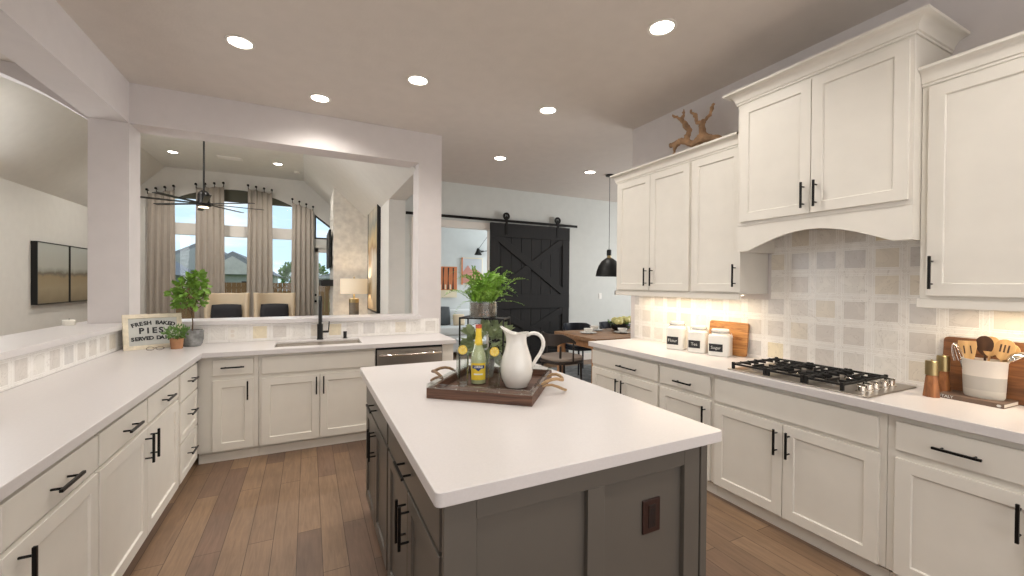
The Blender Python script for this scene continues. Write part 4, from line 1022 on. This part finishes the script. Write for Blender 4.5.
utensil('wooden_paddle', 'slim wooden paddle leaning right in the crock', -.01, -.01, -6, 18, .215, head_plain, 'spoon_wood')
utensil('metal_ladle', 'polished metal ladle leaning out of the crock to the right', .058, .0, 0, 40, .25, head_ladle, 'chrome')
def mill(x, y, h, lab):
    t = thing('pepper_mill', lab, 'mill', (x, y, ZK), R(12), 'wooden mills with brass tops')
    a, b, hb_ = .034, .023, h*.60; k_ = MB()
    n_ = 8; V = []
    for z, r0 in ((0, a), (hb_, b)):
        for j in range(n_):
            t_ = 2*PI*(j+.5)/n_; V.append((r0*math.cos(t_), r0*math.sin(t_), z))
    k_.add(V, [tuple(range(n_-1, -1, -1)), tuple(range(n_, 2*n_))]+[(j, (j+1) % n_, (j+1) % n_+n_, j+n_) for j in range(n_)])
    k_.build('body', 'mill_wood', t, bev=.001)
    MB().lathe([(.024, hb_), (.026, hb_+.002), (.026, h-.003), (.023, h), (.0005, h)], 24).build('top', 'brass', t)
    MB().lathe([(.004, h), (.004, h+.006), (.0005, h+.007)], 10).build('nut', 'brass', t)
mill(2.900, .960, .186, 'front wooden mill with a brass top, left of the cookbook'); mill(3.020, .955, .205, 'rear wooden mill with a brass top, by the dark board')

# ================================================================== living room
def picture(label, x, y, z0, w, h, mt, rz, fmt='matte_black', d=.045, name='framed_picture', fwid=.015, inner=None):
    t = thing(name, label, 'picture', (x, y, z0), rz)
    f_ = MB(); f_.box(0, w, -d, 0, 0, fwid).box(0, w, -d, 0, h-fwid, h).box(0, fwid, -d, 0, fwid, h-fwid).box(w-fwid, w, -d, 0, fwid, h-fwid); f_.build('frame', fmt, t)
    MB().box(fwid, w-fwid, -d+.006, -.001, fwid, h-fwid).build('canvas', mt, t)
    return t
picture('left landscape canvas in a black frame on the left wall', XL, 8.55, 1.105, .92, .945, 'painting_land', R(90), d=.07)
picture('right landscape canvas in a black frame, partly behind the column', XL, 9.49, 1.105, .92, .945, 'painting_land', R(90), d=.07)
picture('tall abstract painting in a thick black frame on the living room side wall', XM, 8.62, .95, 1.24, 2.07, 'painting_abstract', R(-90), d=.06, fwid=.03)
# stone chimney breast following the slope
tv = thing('television', 'black flat television mounted on the stone chimney, seen edge on', 'television', (.45, 9.7, 1.72))
MB().box(-.085, -.045, -.62, .62, .06, .82).build('screen', 'matte_black', tv, bev=.004)
MB().box(-.045, -.019, -.12, .12, .3, .6).build('bracket', 'matte_black', tv)
tag(MB().box(.22, .449, 9.05, 10.35, 1.40, 1.53).build('mantel', 'matte_black', bev=.004), 'chunky black mantel shelf on the stone chimney below the television', 'mantel')
rs = random.Random(9)
z = .0; blk = MB()
while z < 3.2:
    h = rs.uniform(.05, .11); x = .45
    while x < XM-.01:
        w = rs.uniform(.12, .34); x2 = min(x+w, XM-.005); top = 3.365-(x2-.45)*.9-.01
        if z+h < top: blk.box(x+.002, x2-.002, 9.0-rs.uniform(.004, .022), 9.001, z+.002, z+h-.002)
        x = x2
    y = 9.0
    while y < 10.39:
        w = rs.uniform(.15, .36); y2 = min(y+w, 10.4)
        if not (1.35 < z+h/2 < 1.60) and z+h < 3.34: blk.box(.45-rs.uniform(.004, .018), .451, y+.002, y2-.002, z+.002, z+h-.002)
        y = y2
    z += h
blk.prism([(.45, 0), (XM-.003, 0), (XM-.003, 2.77), (.45, 3.365)], 9.0, 10.4, 'y')
struct('wall_stone', blk, 'stone')
# console + lamp
cs = thing('console_table', 'low dark console table under the lamp by the stone chimney', 'table', (.80, 8.45, 0))
MB().box(-.30, .28, -.22, .22, .70, .75).build('top', 'table_wood', cs, bev=.003)
for sx_ in (-.26, .24):
    for sy_ in (-.18, .18): MB().box(sx_-.02, sx_+.02, sy_-.02, sy_+.02, 0, .70).build('leg', 'table_wood', cs)
lp = thing('table_lamp', 'table lamp with a cream drum shade and brass and grey base', 'lamp', (.775, 8.35, .75))
MB().lathe([(.0005, 0), (.095, 0), (.095, .012), (.088, .014), (.088, .35), (.0005, .35)], 28).build('base', mat('lamp_grey', srgb(120, 112, 100), .5, var=.15, vscale=30), lp)
MB().lathe([(.09, .35), (.09, .42), (.02, .43), (.012, .55), (.0005, .55)], 28).build('neck', 'brass', lp)
MB().lathe([(.245, .515), (.245, .80), (.243, .80), (.243, .515)], 36, close=False).build('lamp_shade', 'shade_glow', lp)
MB().lathe([(.012, .80), (.012, .83), (.0005, .84)], 12).build('finial', 'brass', lp)
MATS['shade_glow'].node_tree.nodes['Principled BSDF'].inputs['Base Color'].default_value = srgb(226, 212, 190)
ll = bpy.data.lights.new('lamp_bulb', 'POINT'); ll.energy = 8; ll.color = (1, .8, .58); ll.shadow_soft_size = .05; lo = bpy.data.objects.new('lamp_bulb', ll); C.collection.objects.link(lo); lo.location = (.775, 8.35, .75+.66)
# curtains
def curtain(x0, x1, z0, z1, lab, ph):
    t = thing('curtain', lab, 'curtain', ((x0+x1)/2, YF-.12, 0)); w = x1-x0; xm = (x0+x1)/2; n_ = 84; rows = 12; mb = MB()
    for r0 in range(rows+1):
        v_ = r0/rows
        for i in range(n_+1):
            u = i/n_; zt_ = z0+(z1-z0)*u; z = .02+(zt_-.02)*v_; sq = .90+.12*(1-v_)
            a = .035*(.5+.5*(1-v_))*math.sin(2*PI*u*4.5+ph+.4*math.sin(3*u+2*v_))+.006*math.sin(2*PI*u*9+ph*2)
            mb.v.append(((u-.5)*w*sq, a, z-.03*(v_ == 1)*abs(math.sin(PI*u*3))))
    for r0 in range(rows):
        for i in range(n_): a = r0*(n_+1)+i; mb.f.append((a, a+1, a+n_+2, a+n_+1))
    mb.build('cloth', 'curtain_cloth', t, solid=.006)
    for i in range(4):
        u = i/3; x = (u-.5)*w*.88; z = z0+(z1-z0)*u
        MB().tube([(x, .05, z+.05), (x, -.05, z+.05)], .011, 8).ball((x, -.06, z+.05), .026, 8).tube([(x, -.03, z+.05), (x, -.01, z-.03)], .008, 6).build('hook', 'black_metal', t)
curtain(-2.98, -2.49, 3.28, 3.40, 'leftmost grey curtain panel at the living room window', .3)
curtain(-2.18, -1.63, 3.48, 3.56, 'grey curtain panel behind the ceiling fan, second from the left', 1.2)
curtain(-1.24, -.72, 3.56, 3.50, 'third grey curtain panel from the left, right of the ceiling fan', 2.4)
curtain(-.37, .12, 3.34, 3.20, 'rightmost grey curtain panel beside the patio door', .9)
# ceiling fan
fn = thing('ceiling_fan', 'black eight-blade ceiling fan with a small warm light', 'ceiling fan', (-1.335, 7.2, 0))
MB().tube([(0, 0, ZL), (0, 0, 2.75)], .012, 10).build('downrod', 'matte_black', fn)
MB().lathe([(.07, ZL-.002), (.065, ZL-.05), (.02, ZL-.07), (.012, ZL-.08)], 20).build('canopy', 'matte_black', fn)
MB().lathe([(.03, 2.76), (.055, 2.74), (.075, 2.70), (.075, 2.60), (.09, 2.58), (.09, 2.545), (.06, 2.53)], 24).build('motor', 'black_metal', fn)
MB().lathe([(.06, 2.53), (.058, 2.52), (.0005, 2.515)], 24).build('light_lens', 'fan_glow', fn)
for k_ in range(8):
    a = 2*PI*k_/8+R(14); mb = MB().add([(.08, -.015, 0), (.14, -.030, -.002), (.74, -.036, -.003), (.74, .036, .005), (.14, .030, .002), (.08, .015, 0)], [(0, 1, 2, 3, 4, 5)])
    mb.xf(Matrix.Translation((0, 0, 2.575)) @ Matrix.Rotation(a, 4, 'Z')); mb.build('blade', 'matte_black', fn, solid=.008, smooth=False)
# wingback chairs + pillows
def wing(x, lab, plab):
    t = thing('wingback_chair', lab, 'chair', (x, 9.62, 0))
    s = MB()
    w = .325; n_ = 14; V = []
    for z in (.45, .75, 1.0, 1.16, 1.215, 1.235):
        for i in range(n_+1):
            u = i/n_*2-1; e_ = abs(u)**3; flare = 1+.05*(z-.45)
            V.append((u*w*flare, .06-.20*e_+.04*(z-.45), z+(.02*(1-abs(u)) if z > 1.1 else 0)+(.025*e_ if z > 1.1 else 0)))
    s.v = V; s.f = [(r*(n_+1)+i, r*(n_+1)+i+1, (r+1)*(n_+1)+i+1, (r+1)*(n_+1)+i) for r in range(5) for i in range(n_)]
    s.build('backrest', 'cream_leather', t, solid=.07)
    MB().box(-.29, .29, -.50, .05, .36, .48).build('seat', 'cream_leather', t, bev=.03, seg=3)
    for sx_ in (-1, 1): MB().box(sx_*.29, sx_*.34, -.48, .05, .30, .66).build('arm', 'cream_leather', t, bev=.02, seg=3)
    for sx_ in (-.26, .26):
        for sy_ in (-.44, .0): MB().tube([(sx_, sy_, .36), (sx_, sy_, 0)], [.024, .014], 10).build('leg', 'dark_chair_wood', t)
    pw = thing('throw_pillow', plab, 'pillow', (x, 9.42, .48), 0)
    mb = MB(); n_ = 12
    for sgn in (-1, 1):
        for i in range(n_+1):
            for j in range(n_+1):
                u, v = i/n_*2-1, j/n_*2-1; th = .07*((1-u**4)*(1-v**4))**.5; mb.v.append((u*.25*(1-.06*v*v), sgn*th, .29+v*.28*(1-.05*u*u)))
    N_ = (n_+1)**2
    for k_ in (0, 1):
        for i in range(n_):
            for j in range(n_): a = k_*N_+i*(n_+1)+j; mb.f.append((a, a+1, a+n_+2, a+n_+1))
    mb.xf(Matrix.Rotation(R(-6), 4, 'X')); mb.build('cover', 'black_cloth', pw)
wing(-1.395, 'left cream wingback chair in front of the living room window', 'black pillow on the left cream chair')
wing(-.60, 'right cream wingback chair in front of the living room window', 'black pillow on the right cream chair')

# ================================================================== barn door, dining
bd = thing('barn_door', 'sliding black plank barn door with crossed braces', 'door', (2.815, YD-.03, 0.02))
BW, BH = 1.63, 2.52
pk = MB(); npk = 8
for i in range(npk): pk.box(i*BW/npk+.003, (i+1)*BW/npk-.003, -.025, 0, 0, BH)
pk.build('planks', 'barn_wood', bd, bev=.002, seg=1)
for nm, b in (('top_rail', (0, BW, BH-.24, BH)), ('middle_rail', (0, BW, 1.02, 1.27)), ('bottom_rail', (0, BW, 0, .24))):
    MB().box(b[0], b[1], -.05, -.025, b[2], b[3]).build(nm, 'barn_wood', bd, bev=.002, seg=1)
for x in (0, BW-.15): MB().box(x, x+.15, -.045, -.025, .24, BH-.24).build('stile', 'barn_wood', bd, bev=.002, seg=1)
def brace(x0, z0, x1, z1, y=-.046):
    d = Vector((x1-x0, 0, z1-z0)); L_ = d.length; d.normalize(); nrm = Vector((-d.z, 0, d.x))*.06; a, b = Vector((x0, 0, z0)), Vector((x1, 0, z1)); mb = MB()
    mb.prism([(p.x, p.z) for p in (a-nrm, b-nrm, b+nrm, a+nrm)], y, -.025, 'y'); mb.build('brace', 'barn_wood', bd, bev=.002, seg=1)
brace(.10, BH-.22, BW-.10, 1.29); brace(.10, 1.29, BW-.10, BH-.22, -.040); brace(.10, 1.0, BW-.10, .26); brace(.10, .26, BW-.10, 1.0, -.040)
for hx in (.30, 1.36):
    hg = MB().box(hx-.022, hx+.022, -.056, -.051, BH-.20, BH+.12).build('hanger_strap', 'black_metal', bd)
    w_ = MB().lathe([(.03, -.012), (.062, -.012), (.066, -.006), (.058, 0), (.066, .006), (.062, .012), (.03, .012), (.03, -.012)], 28, close=False)
    for k_ in range(5): a = 2*PI*k_/5; w_.box(-.004, .004, 0, .05, -.006, .006); w_.xf(Matrix.Rotation(2*PI/5, 4, 'Z'))
    w_.xf(Matrix.Translation((hx, -.042, BH+.125)) @ Matrix.Rotation(R(90), 4, 'X')); w_.build('wheel', 'black_metal', hg)
tk_ = thing('barn_door_track', 'long black steel rail above the barn door', 'rail', (0, YD, 0))
MB().box(1.365, 4.62, -.075, -.067, 2.56, 2.605).build('rail', 'black_metal', tk_)
for x in (1.6, 2.4, 3.3, 3.9, 4.4): MB().tube([(x, 0, 2.582), (x, -.08, 2.582)], .012, 8).build('standoff', 'black_metal', tk_)
# pendant
pd = thing('pendant_lamp', 'black dome pendant lamp with a brass neck hanging over the dining table', 'lamp', (4.14, 5.05, 0))
MB().tube([(0, 0, ZC-.02), (0, 0, 2.02)], .004, 6).build('cord', 'matte_black', pd)
MB().lathe([(.065, ZC-.001), (.065, ZC-.02), (.02, ZC-.03), (.0005, ZC-.031)], 24).build('canopy', 'matte_black', pd)
MB().lathe([(.0005, 2.02), (.028, 2.015), (.036, 2.0), (.036, 1.925), (.0005, 1.925)], 20).build('cap', 'matte_black', pd)
MB().lathe([(.030, 1.925), (.030, 1.905), (.040, 1.885), (.035, 1.885), (.028, 1.90)], 20).build('neck', 'brass', pd)
MB().lathe([(.035, 1.888), (.06, 1.88), (.11, 1.84), (.155, 1.77), (.185, 1.69), (.20, 1.605), (.197, 1.605), (.18, 1.69), (.15, 1.765), (.105, 1.832), (.05, 1.872)], 36, close=False).build('shade', 'matte_black', pd)
# rug
tag(MB().box(2.9, 6.2, 3.75, 6.2, .001, .012).build('rug', 'rug'), 'grey patterned rug under the dining table', 'rug')
# dining table
dt = thing('dining_table', 'rustic wooden dining table with pale legs beyond the counter', 'table', (3.38, 4.37, .012))
TL, TW = 2.1, 1.02
MB().box(0, TL, 0, TW, .69, .748).build('tabletop', 'table_wood', dt, bev=.005)
MB().box(.04, TL-.04, .04, TW-.04, .60, .69).build('apron', 'table_leg_wood', dt, bev=.003)
for x in (.03, TL-.12):
    for y in (.04, TW-.13): MB().box(x, x+.09, y, y+.09, 0, .69).build('leg', 'table_leg_wood', dt, bev=.003)
def round_chair(loc, rz, lab, mt, seat_m, zs=.46, zb=.80, rad=.285):
    t = thing('dining_chair', lab, 'chair', loc, rz)
    # curved back faces -y (back at +y): seat opening to -y
    pr_ = [(rad*math.cos(R(a)), rad*.95*math.sin(R(a))) for a in range(-5, 186, 8)]
    mb = MB()
    for i, (x, y) in enumerate(pr_):
        f_ = 1-abs(i/(len(pr_)-1)*2-1); h_ = .035+.13*min(1, f_*1.6)**1.3; top = zb-.10*(1-min(1, f_*2.2))**1.4; d_ = Vector((x, y, 0)).normalized()*.011
        for s_, zz in ((1, top), (1, top-h_), (-1, top-h_), (-1, top)): mb.v.append((x+d_.x*s_, y+d_.y*s_, zz))
    n_ = len(pr_)
    for i in range(n_-1):
        for j in range(4): a = i*4+j; b = i*4+(j+1) % 4; mb.f.append((a, b, b+4, a+4))
    mb.f += [(3, 2, 1, 0), ((n_-1)*4, (n_-1)*4+1, (n_-1)*4+2, (n_-1)*4+3)]
    mb.build('backrest', mt, t, bev=.004)
    pl_ = [(rad*.97*math.copysign(abs(math.cos(a))**.75, math.cos(a)), rad*.97*math.copysign(abs(math.sin(a))**.75, math.sin(a))) for a in [2*PI*i/28 for i in range(28)]]
    MB().prism(pl_, zs-.065, zs-.03, 'z').build('seat_frame', mt, t, bev=.004)
    MB().prism([(x*.96, y*.96) for x, y in pl_], zs-.029, zs+.02, 'z').build('seat', seat_m, t, bev=.015, seg=3)
    for a, top_ in ((45, zb-.16), (135, zb-.16), (-50, zs-.05), (230, zs-.05)):
        x, y = rad*.94*math.cos(R(a)), rad*.92*math.sin(R(a)); MB().tube([(x, y, top_), (x, y, zs-.05), (x*1.05, y*1.05, 0)], [.014, .017, .012], 10).build('leg', mt, t)
    for a in (8, 172):
        x, y = rad*.99*math.cos(R(a)), rad*.94*math.sin(R(a)); MB().tube([(x, y, zb-.12), (x, y, zs-.05)], .011, 8).build('arm_post', mt, t)
round_chair((3.17, 4.86, .012), R(90+8), 'dark brown curved-back dining chair with a grey seat at the table end', 'dark_chair_wood', 'grey_cloth', zb=.80)
round_chair((4.10, 5.72, .012), 0, 'black curved-back dining chair beyond the table, nearer the barn door', 'black_leather', 'black_leather', zb=.80)
round_chair((4.86, 5.72, .012), 0, 'black curved-back dining chair beyond the table, nearer the flowers', 'black_leather', 'black_leather', zb=.80)
ZTB = .761
def setting(x, y, labc, labp):
    p_ = thing('plate', labp, 'plate', (x, y, ZTB)); MB().lathe([(.0005, .002), (.07, 0), (.085, .006), (.125, .014), (.127, .016), (.085, .010), (.0005, .006)], 28).build('dish', 'ceramic_white', p_)
    c_ = thing('bowl', labc, 'bowl', (x, y, ZTB+.0165)); MB().lathe([(.0005, 0), (.03, 0), (.05, .012), (.068, .035), (.07, .055), (.067, .055), (.062, .035), (.045, .016), (.0005, .012)], 28).build('cup', 'ceramic_white', c_)
setting(3.70, 4.96, 'white bowl on the nearest left plate of the dining table', 'white plate at the left end of the dining table')
setting(4.02, 5.24, 'white bowl on the plate by the far edge of the table', 'white plate by the far edge of the dining table')
setting(4.20, 4.80, 'white bowl on the plate nearest the wall cabinets', 'white plate nearest the wall cabinets')
vs = thing('flower_bowl', 'dark bowl of pale yellow flowers on the dining table', 'flowers', (4.44, 5.12, ZTB))
MB().lathe([(.0005, 0), (.09, 0), (.14, .03), (.16, .07), (.155, .10), (.15, .10), (.0005, .09)], 28).build('bowl', 'matte_black', vs)
fl = MB(); rg = random.Random(2)
for i in range(22): fl.ball((rg.uniform(-.19, .17), rg.uniform(-.13, .12), .12+rg.uniform(0, .06)), rg.uniform(.035, .055), 8)
fl.build('blossoms', 'flower_yellow', vs)
lf = MB(); leafball('l', lf, rg, 40, (0, 0, .11), (.2, .15, .05), .06, .03); lf.build('leaves', 'leaf_herb', vs, smooth=False)

# ================================================================== study behind the barn doorway
def poster(label, x, z, w, h, kind):
    t = thing('framed_poster', label, 'poster', (x, 8.70, z))
    f = MB().box(0, w, -.03, 0, 0, h); f.build('backing', 'poster_cream' if kind < 2 else 'poster_dark', t)
    if kind == 0:
        MB().box(0, w, -.032, -.0305, h*.24, h).build('orange_field', 'poster_orange', t)
        s = MB()
        for i in range(4): s.prism([(w*(.08+.23*i), h*.26), (w*(.16+.23*i), h*.26), (w*(.14+.23*i), h*.62), (w*(.17+.23*i), h*.97), (w*(.10+.23*i), h*.97), (w*(.11+.23*i), h*.60)], -.034, -.0325, 'y')
        s.build('stripes', 'poster_dark', t)
        s = MB()
        for i in range(3): s.box(w*(.20+.23*i), w*(.26+.23*i), -.034, -.0325, h*.27, h*.42)
        s.build('light_stripes', 'poster_cream', t)
    elif kind == 1:
        MB().box(.02, w-.02, -.034, -.0305, .02, h-.02).build('sky_field', 'poster_grey', t)
        MB().prism([(.02, h*.05), (w-.02, h*.05), (w-.02, h*.42), (w*.62, h*.62), (w*.45, h*.55), (w*.3, h*.72), (.02, h*.45)], -.036, -.0345, 'y').build('mountain', 'poster_pink', t)
        MB().box(0, .03, -.038, -.0365, 0, h).build('edge', 'poster_orange', t)
    else:
        MB().box(.02, w-.02, -.034, -.0305, .02, h-.02).build('field', 'poster_orange', t)
poster('orange poster with dark stripes on the study wall, left', 2.44, 1.17, .48, .67, 0)
poster('framed grey and pink mountain poster in the study behind the fern', 3.02, 1.45, .50, .60, 1)
poster('small orange poster at the edge of the barn door', 3.72, 1.48, .20, .38, 2)
ls = thing('wall_sconce', 'black double-shade wall lamp in the study', 'lamp', (3.50, 8.70, 2.20))
MB().tube([(0, -.0, .0), (0, -.10, .0)], .02, 10).build('mount', 'matte_black', ls)
MB().tube([(-.13, -.16, .02), (0, -.10, .0), (.17, -.16, .02)], .008, 6).tube([(-.12, -.16, .06), (.14, -.05, .36)], .005, 6).tube([(.14, -.05, .36), (.16, -.16, .06)], .005, 6).build('arms', 'matte_black', ls)
for x in (-.14, .18): MB().lathe([(.02, .06), (.03, .04), (.04, -.0), (.085, -.09), (.083, -.09), (.03, 0)], 18, (x, -.16, 0), close=False).build('shade', 'matte_black', ls)
sf = thing('sofa', 'white sofa against the study wall', 'sofa', (2.1, 8.05, 0))
MB().box(0, 2.3, -.05, .62, .08, .42).build('base', 'sofa_white', sf, bev=.03, seg=3)
for i in range(3): MB().box(.12+i*.69, .12+(i+1)*.69-.01, -.06, .45, .42, .60).build('seat_cushion', 'sofa_white', sf, bev=.04, seg=3)
MB().box(0, 2.3, .42, .62, .40, .92).build('backrest', 'sofa_white', sf, bev=.05, seg=3)
for x in (0, 2.18): MB().box(x, x+.14, -.05, .60, .08, .70).build('arm', 'sofa_white', sf, bev=.04, seg=3)
for x in (.08, 2.2):
    for y in (0, .55): MB().tube([(x, y, .08), (x, y, 0)], .02, 8).build('leg', 'dark_chair_wood', sf)
def cushion(x, y, z, w, h, mt, lab, rz=0):
    t = thing('throw_pillow', lab, 'pillow', (x, y, z), rz); mb = MB(); n_ = 10
    for sgn in (-1, 1):
        for i in range(n_+1):
            for j in range(n_+1):
                u, v = i/n_*2-1, j/n_*2-1; th = .07*((1-u**4)*(1-v**4))**.5; mb.v.append((u*w/2*(1-.06*v*v), sgn*th, h/2+v*h/2*(1-.05*u*u)))
    N_ = (n_+1)**2
    for k_ in (0, 1):
        for i in range(n_):
            for j in range(n_): a = k_*N_+i*(n_+1)+j; mb.f.append((a, a+1, a+n_+2, a+n_+1))
    mb.xf(Matrix.Rotation(R(-12), 4, 'X')); mb.build('cover', mt, t)
cushion(2.52, 8.36, .60, .34, .40, mat('dark_grey_cloth', srgb(84, 88, 92), .9), 'dark grey pillow at the left of the white sofa')
cushion(2.83, 8.24, .60, .26, .24, 'cream_leather', 'small cream pillow in front of the dark grey one')
mz = mat('zebra_cloth', srgb(220, 220, 216), .9)
t_ = mz.node_tree; wv = t_.nodes.new('ShaderNodeTexNoise'); wv.inputs['Scale'].default_value = 14; wv.inputs['Distortion'].default_value = 2; cr2 = t_.nodes.new('ShaderNodeValToRGB'); cr2.color_ramp.interpolation = 'CONSTANT'
cr2.color_ramp.elements[0].color = srgb(30, 30, 32); cr2.color_ramp.elements[1].color = srgb(222, 222, 218); cr2.color_ramp.elements[1].position = .49
tcz = t_.nodes.new('ShaderNodeTexCoord'); t_.links.new(tcz.outputs['Object'], wv.inputs[0]); t_.links.new(wv.outputs[0], cr2.inputs[0]); t_.links.new(cr2.outputs[0], t_.nodes['Principled BSDF'].inputs['Base Color'])
cushion(3.56, 8.30, .60, .36, .34, 'zebra_cloth', 'black and white patterned pillow on the white sofa')
# small round white side table seen between the counters
ot = thing('coffee_table', 'round white coffee table with a black wire basket in the study', 'table', (2.85, 7.35, 0))
MB().lathe([(.0005, .40), (.36, .40), (.36, .43), (.0005, .43)], 36).build('top', 'sofa_white', ot, bev=.004)
for a in (30, 150, 270): MB().tube([(.26*math.cos(R(a)), .26*math.sin(R(a)), .40), (.30*math.cos(R(a)), .30*math.sin(R(a)), 0)], .018, 8).build('leg', 'sofa_white', ot)
bs = thing('wire_basket', 'black wire basket on the white coffee table', 'basket', (2.88, 7.35, .43)); m_ = MB()
for z, r0 in ((.005, .10), (.08, .125), (.16, .13)): m_.tube([(r0*math.cos(2*PI*i/24), r0*math.sin(2*PI*i/24), z) for i in range(25)], .004, 5)
for i in range(12):
    a = 2*PI*i/12; m_.tube([(.10*math.cos(a), .10*math.sin(a), .005), (.125*math.cos(a), .125*math.sin(a), .08), (.13*math.cos(a), .13*math.sin(a), .16)], .003, 4)
m_.build('wires', 'matte_black', bs)
m_ = MB().tube([(-.13, 0, .16), (-.10, 0, .26), (0, 0, .30), (.10, 0, .26), (.13, 0, .16)], .005, 6).build('handle', 'matte_black', bs)

# ================================================================== outside the living room window
struct('ground', MB().box(-45, 45, YF+.16, 90, -.45, -.35), 'grass')
fe = thing('wood_fence', 'long brown wooden fence across the back yard', 'fence', (0, 22, -.35))
m_ = MB()
for i in range(200): m_.box(-18+i*.18, -18+i*.18+.17, 0, .025, 0, 1.78)
m_.build('boards', 'fence_wood', fe)
for z in (.3, 1.5): MB().box(-18, 18, .025, .07, z, z+.09).build('rail', 'fence_wood', fe)
def house(x, y, w, h, rh, lab, mt, gable=True):
    t = thing('house', lab, 'house', (x, y, -.35)); d = 9
    MB().box(-w/2, w/2, 0, d, 0, h).build('walls', mt, t)
    MB().prism([(-w/2-.4, h), (w/2+.4, h), (0, h+rh)], -.4, d+.4, 'y').build('roof', 'roof_shingle', t)
    if gable: MB().prism([(-w/2+.3, h+.05), (w/2-.3, h+.05), (0, h+rh-.35)], -.46, -.41, 'y').build('gable', mt, t)
    for wx in (-w*.24, w*.24): MB().box(wx-.6, wx+.6, -.05, -.001, h*.35, h*.8).build('window', 'matte_black', t)
    return t
house(-4.9, 36, 4.6, 2.3, 1.7, 'grey house with a small stone gable beyond the fence', 'house_stone')
h2 = house(-9.0, 47, 9, 2.8, 2.6, 'larger grey house behind the stone gabled one', 'house_siding')
house(-10.6, 30, 5.4, 2.2, 2.3, 'near grey house at the left beyond the fence', 'house_siding')
house(3.6, 52, 7, 2.2, 1.0, 'low distant house beyond the fence on the right', 'house_siding')
def tree(x, y, h, lab):
    t = thing('tree', lab, 'tree', (x, y, -.35)); MB().tube([(0, 0, 0), (0, 0, h*.6)], [.2, .1], 8).build('trunk', 'bark', t)
    lf = MB(); leafball('l', lf, random.Random(int(x*7)), 420, (0, 0, h*.68), (h*.3, h*.3, h*.32), .45, .35); lf.build('crown', 'leaf_herb', t, smooth=False)
tree(-2.0, 60, 4.2, 'round green tree on the horizon, left of the pair'); tree(1.0, 66, 4.4, 'round green tree on the horizon, right of the pair')
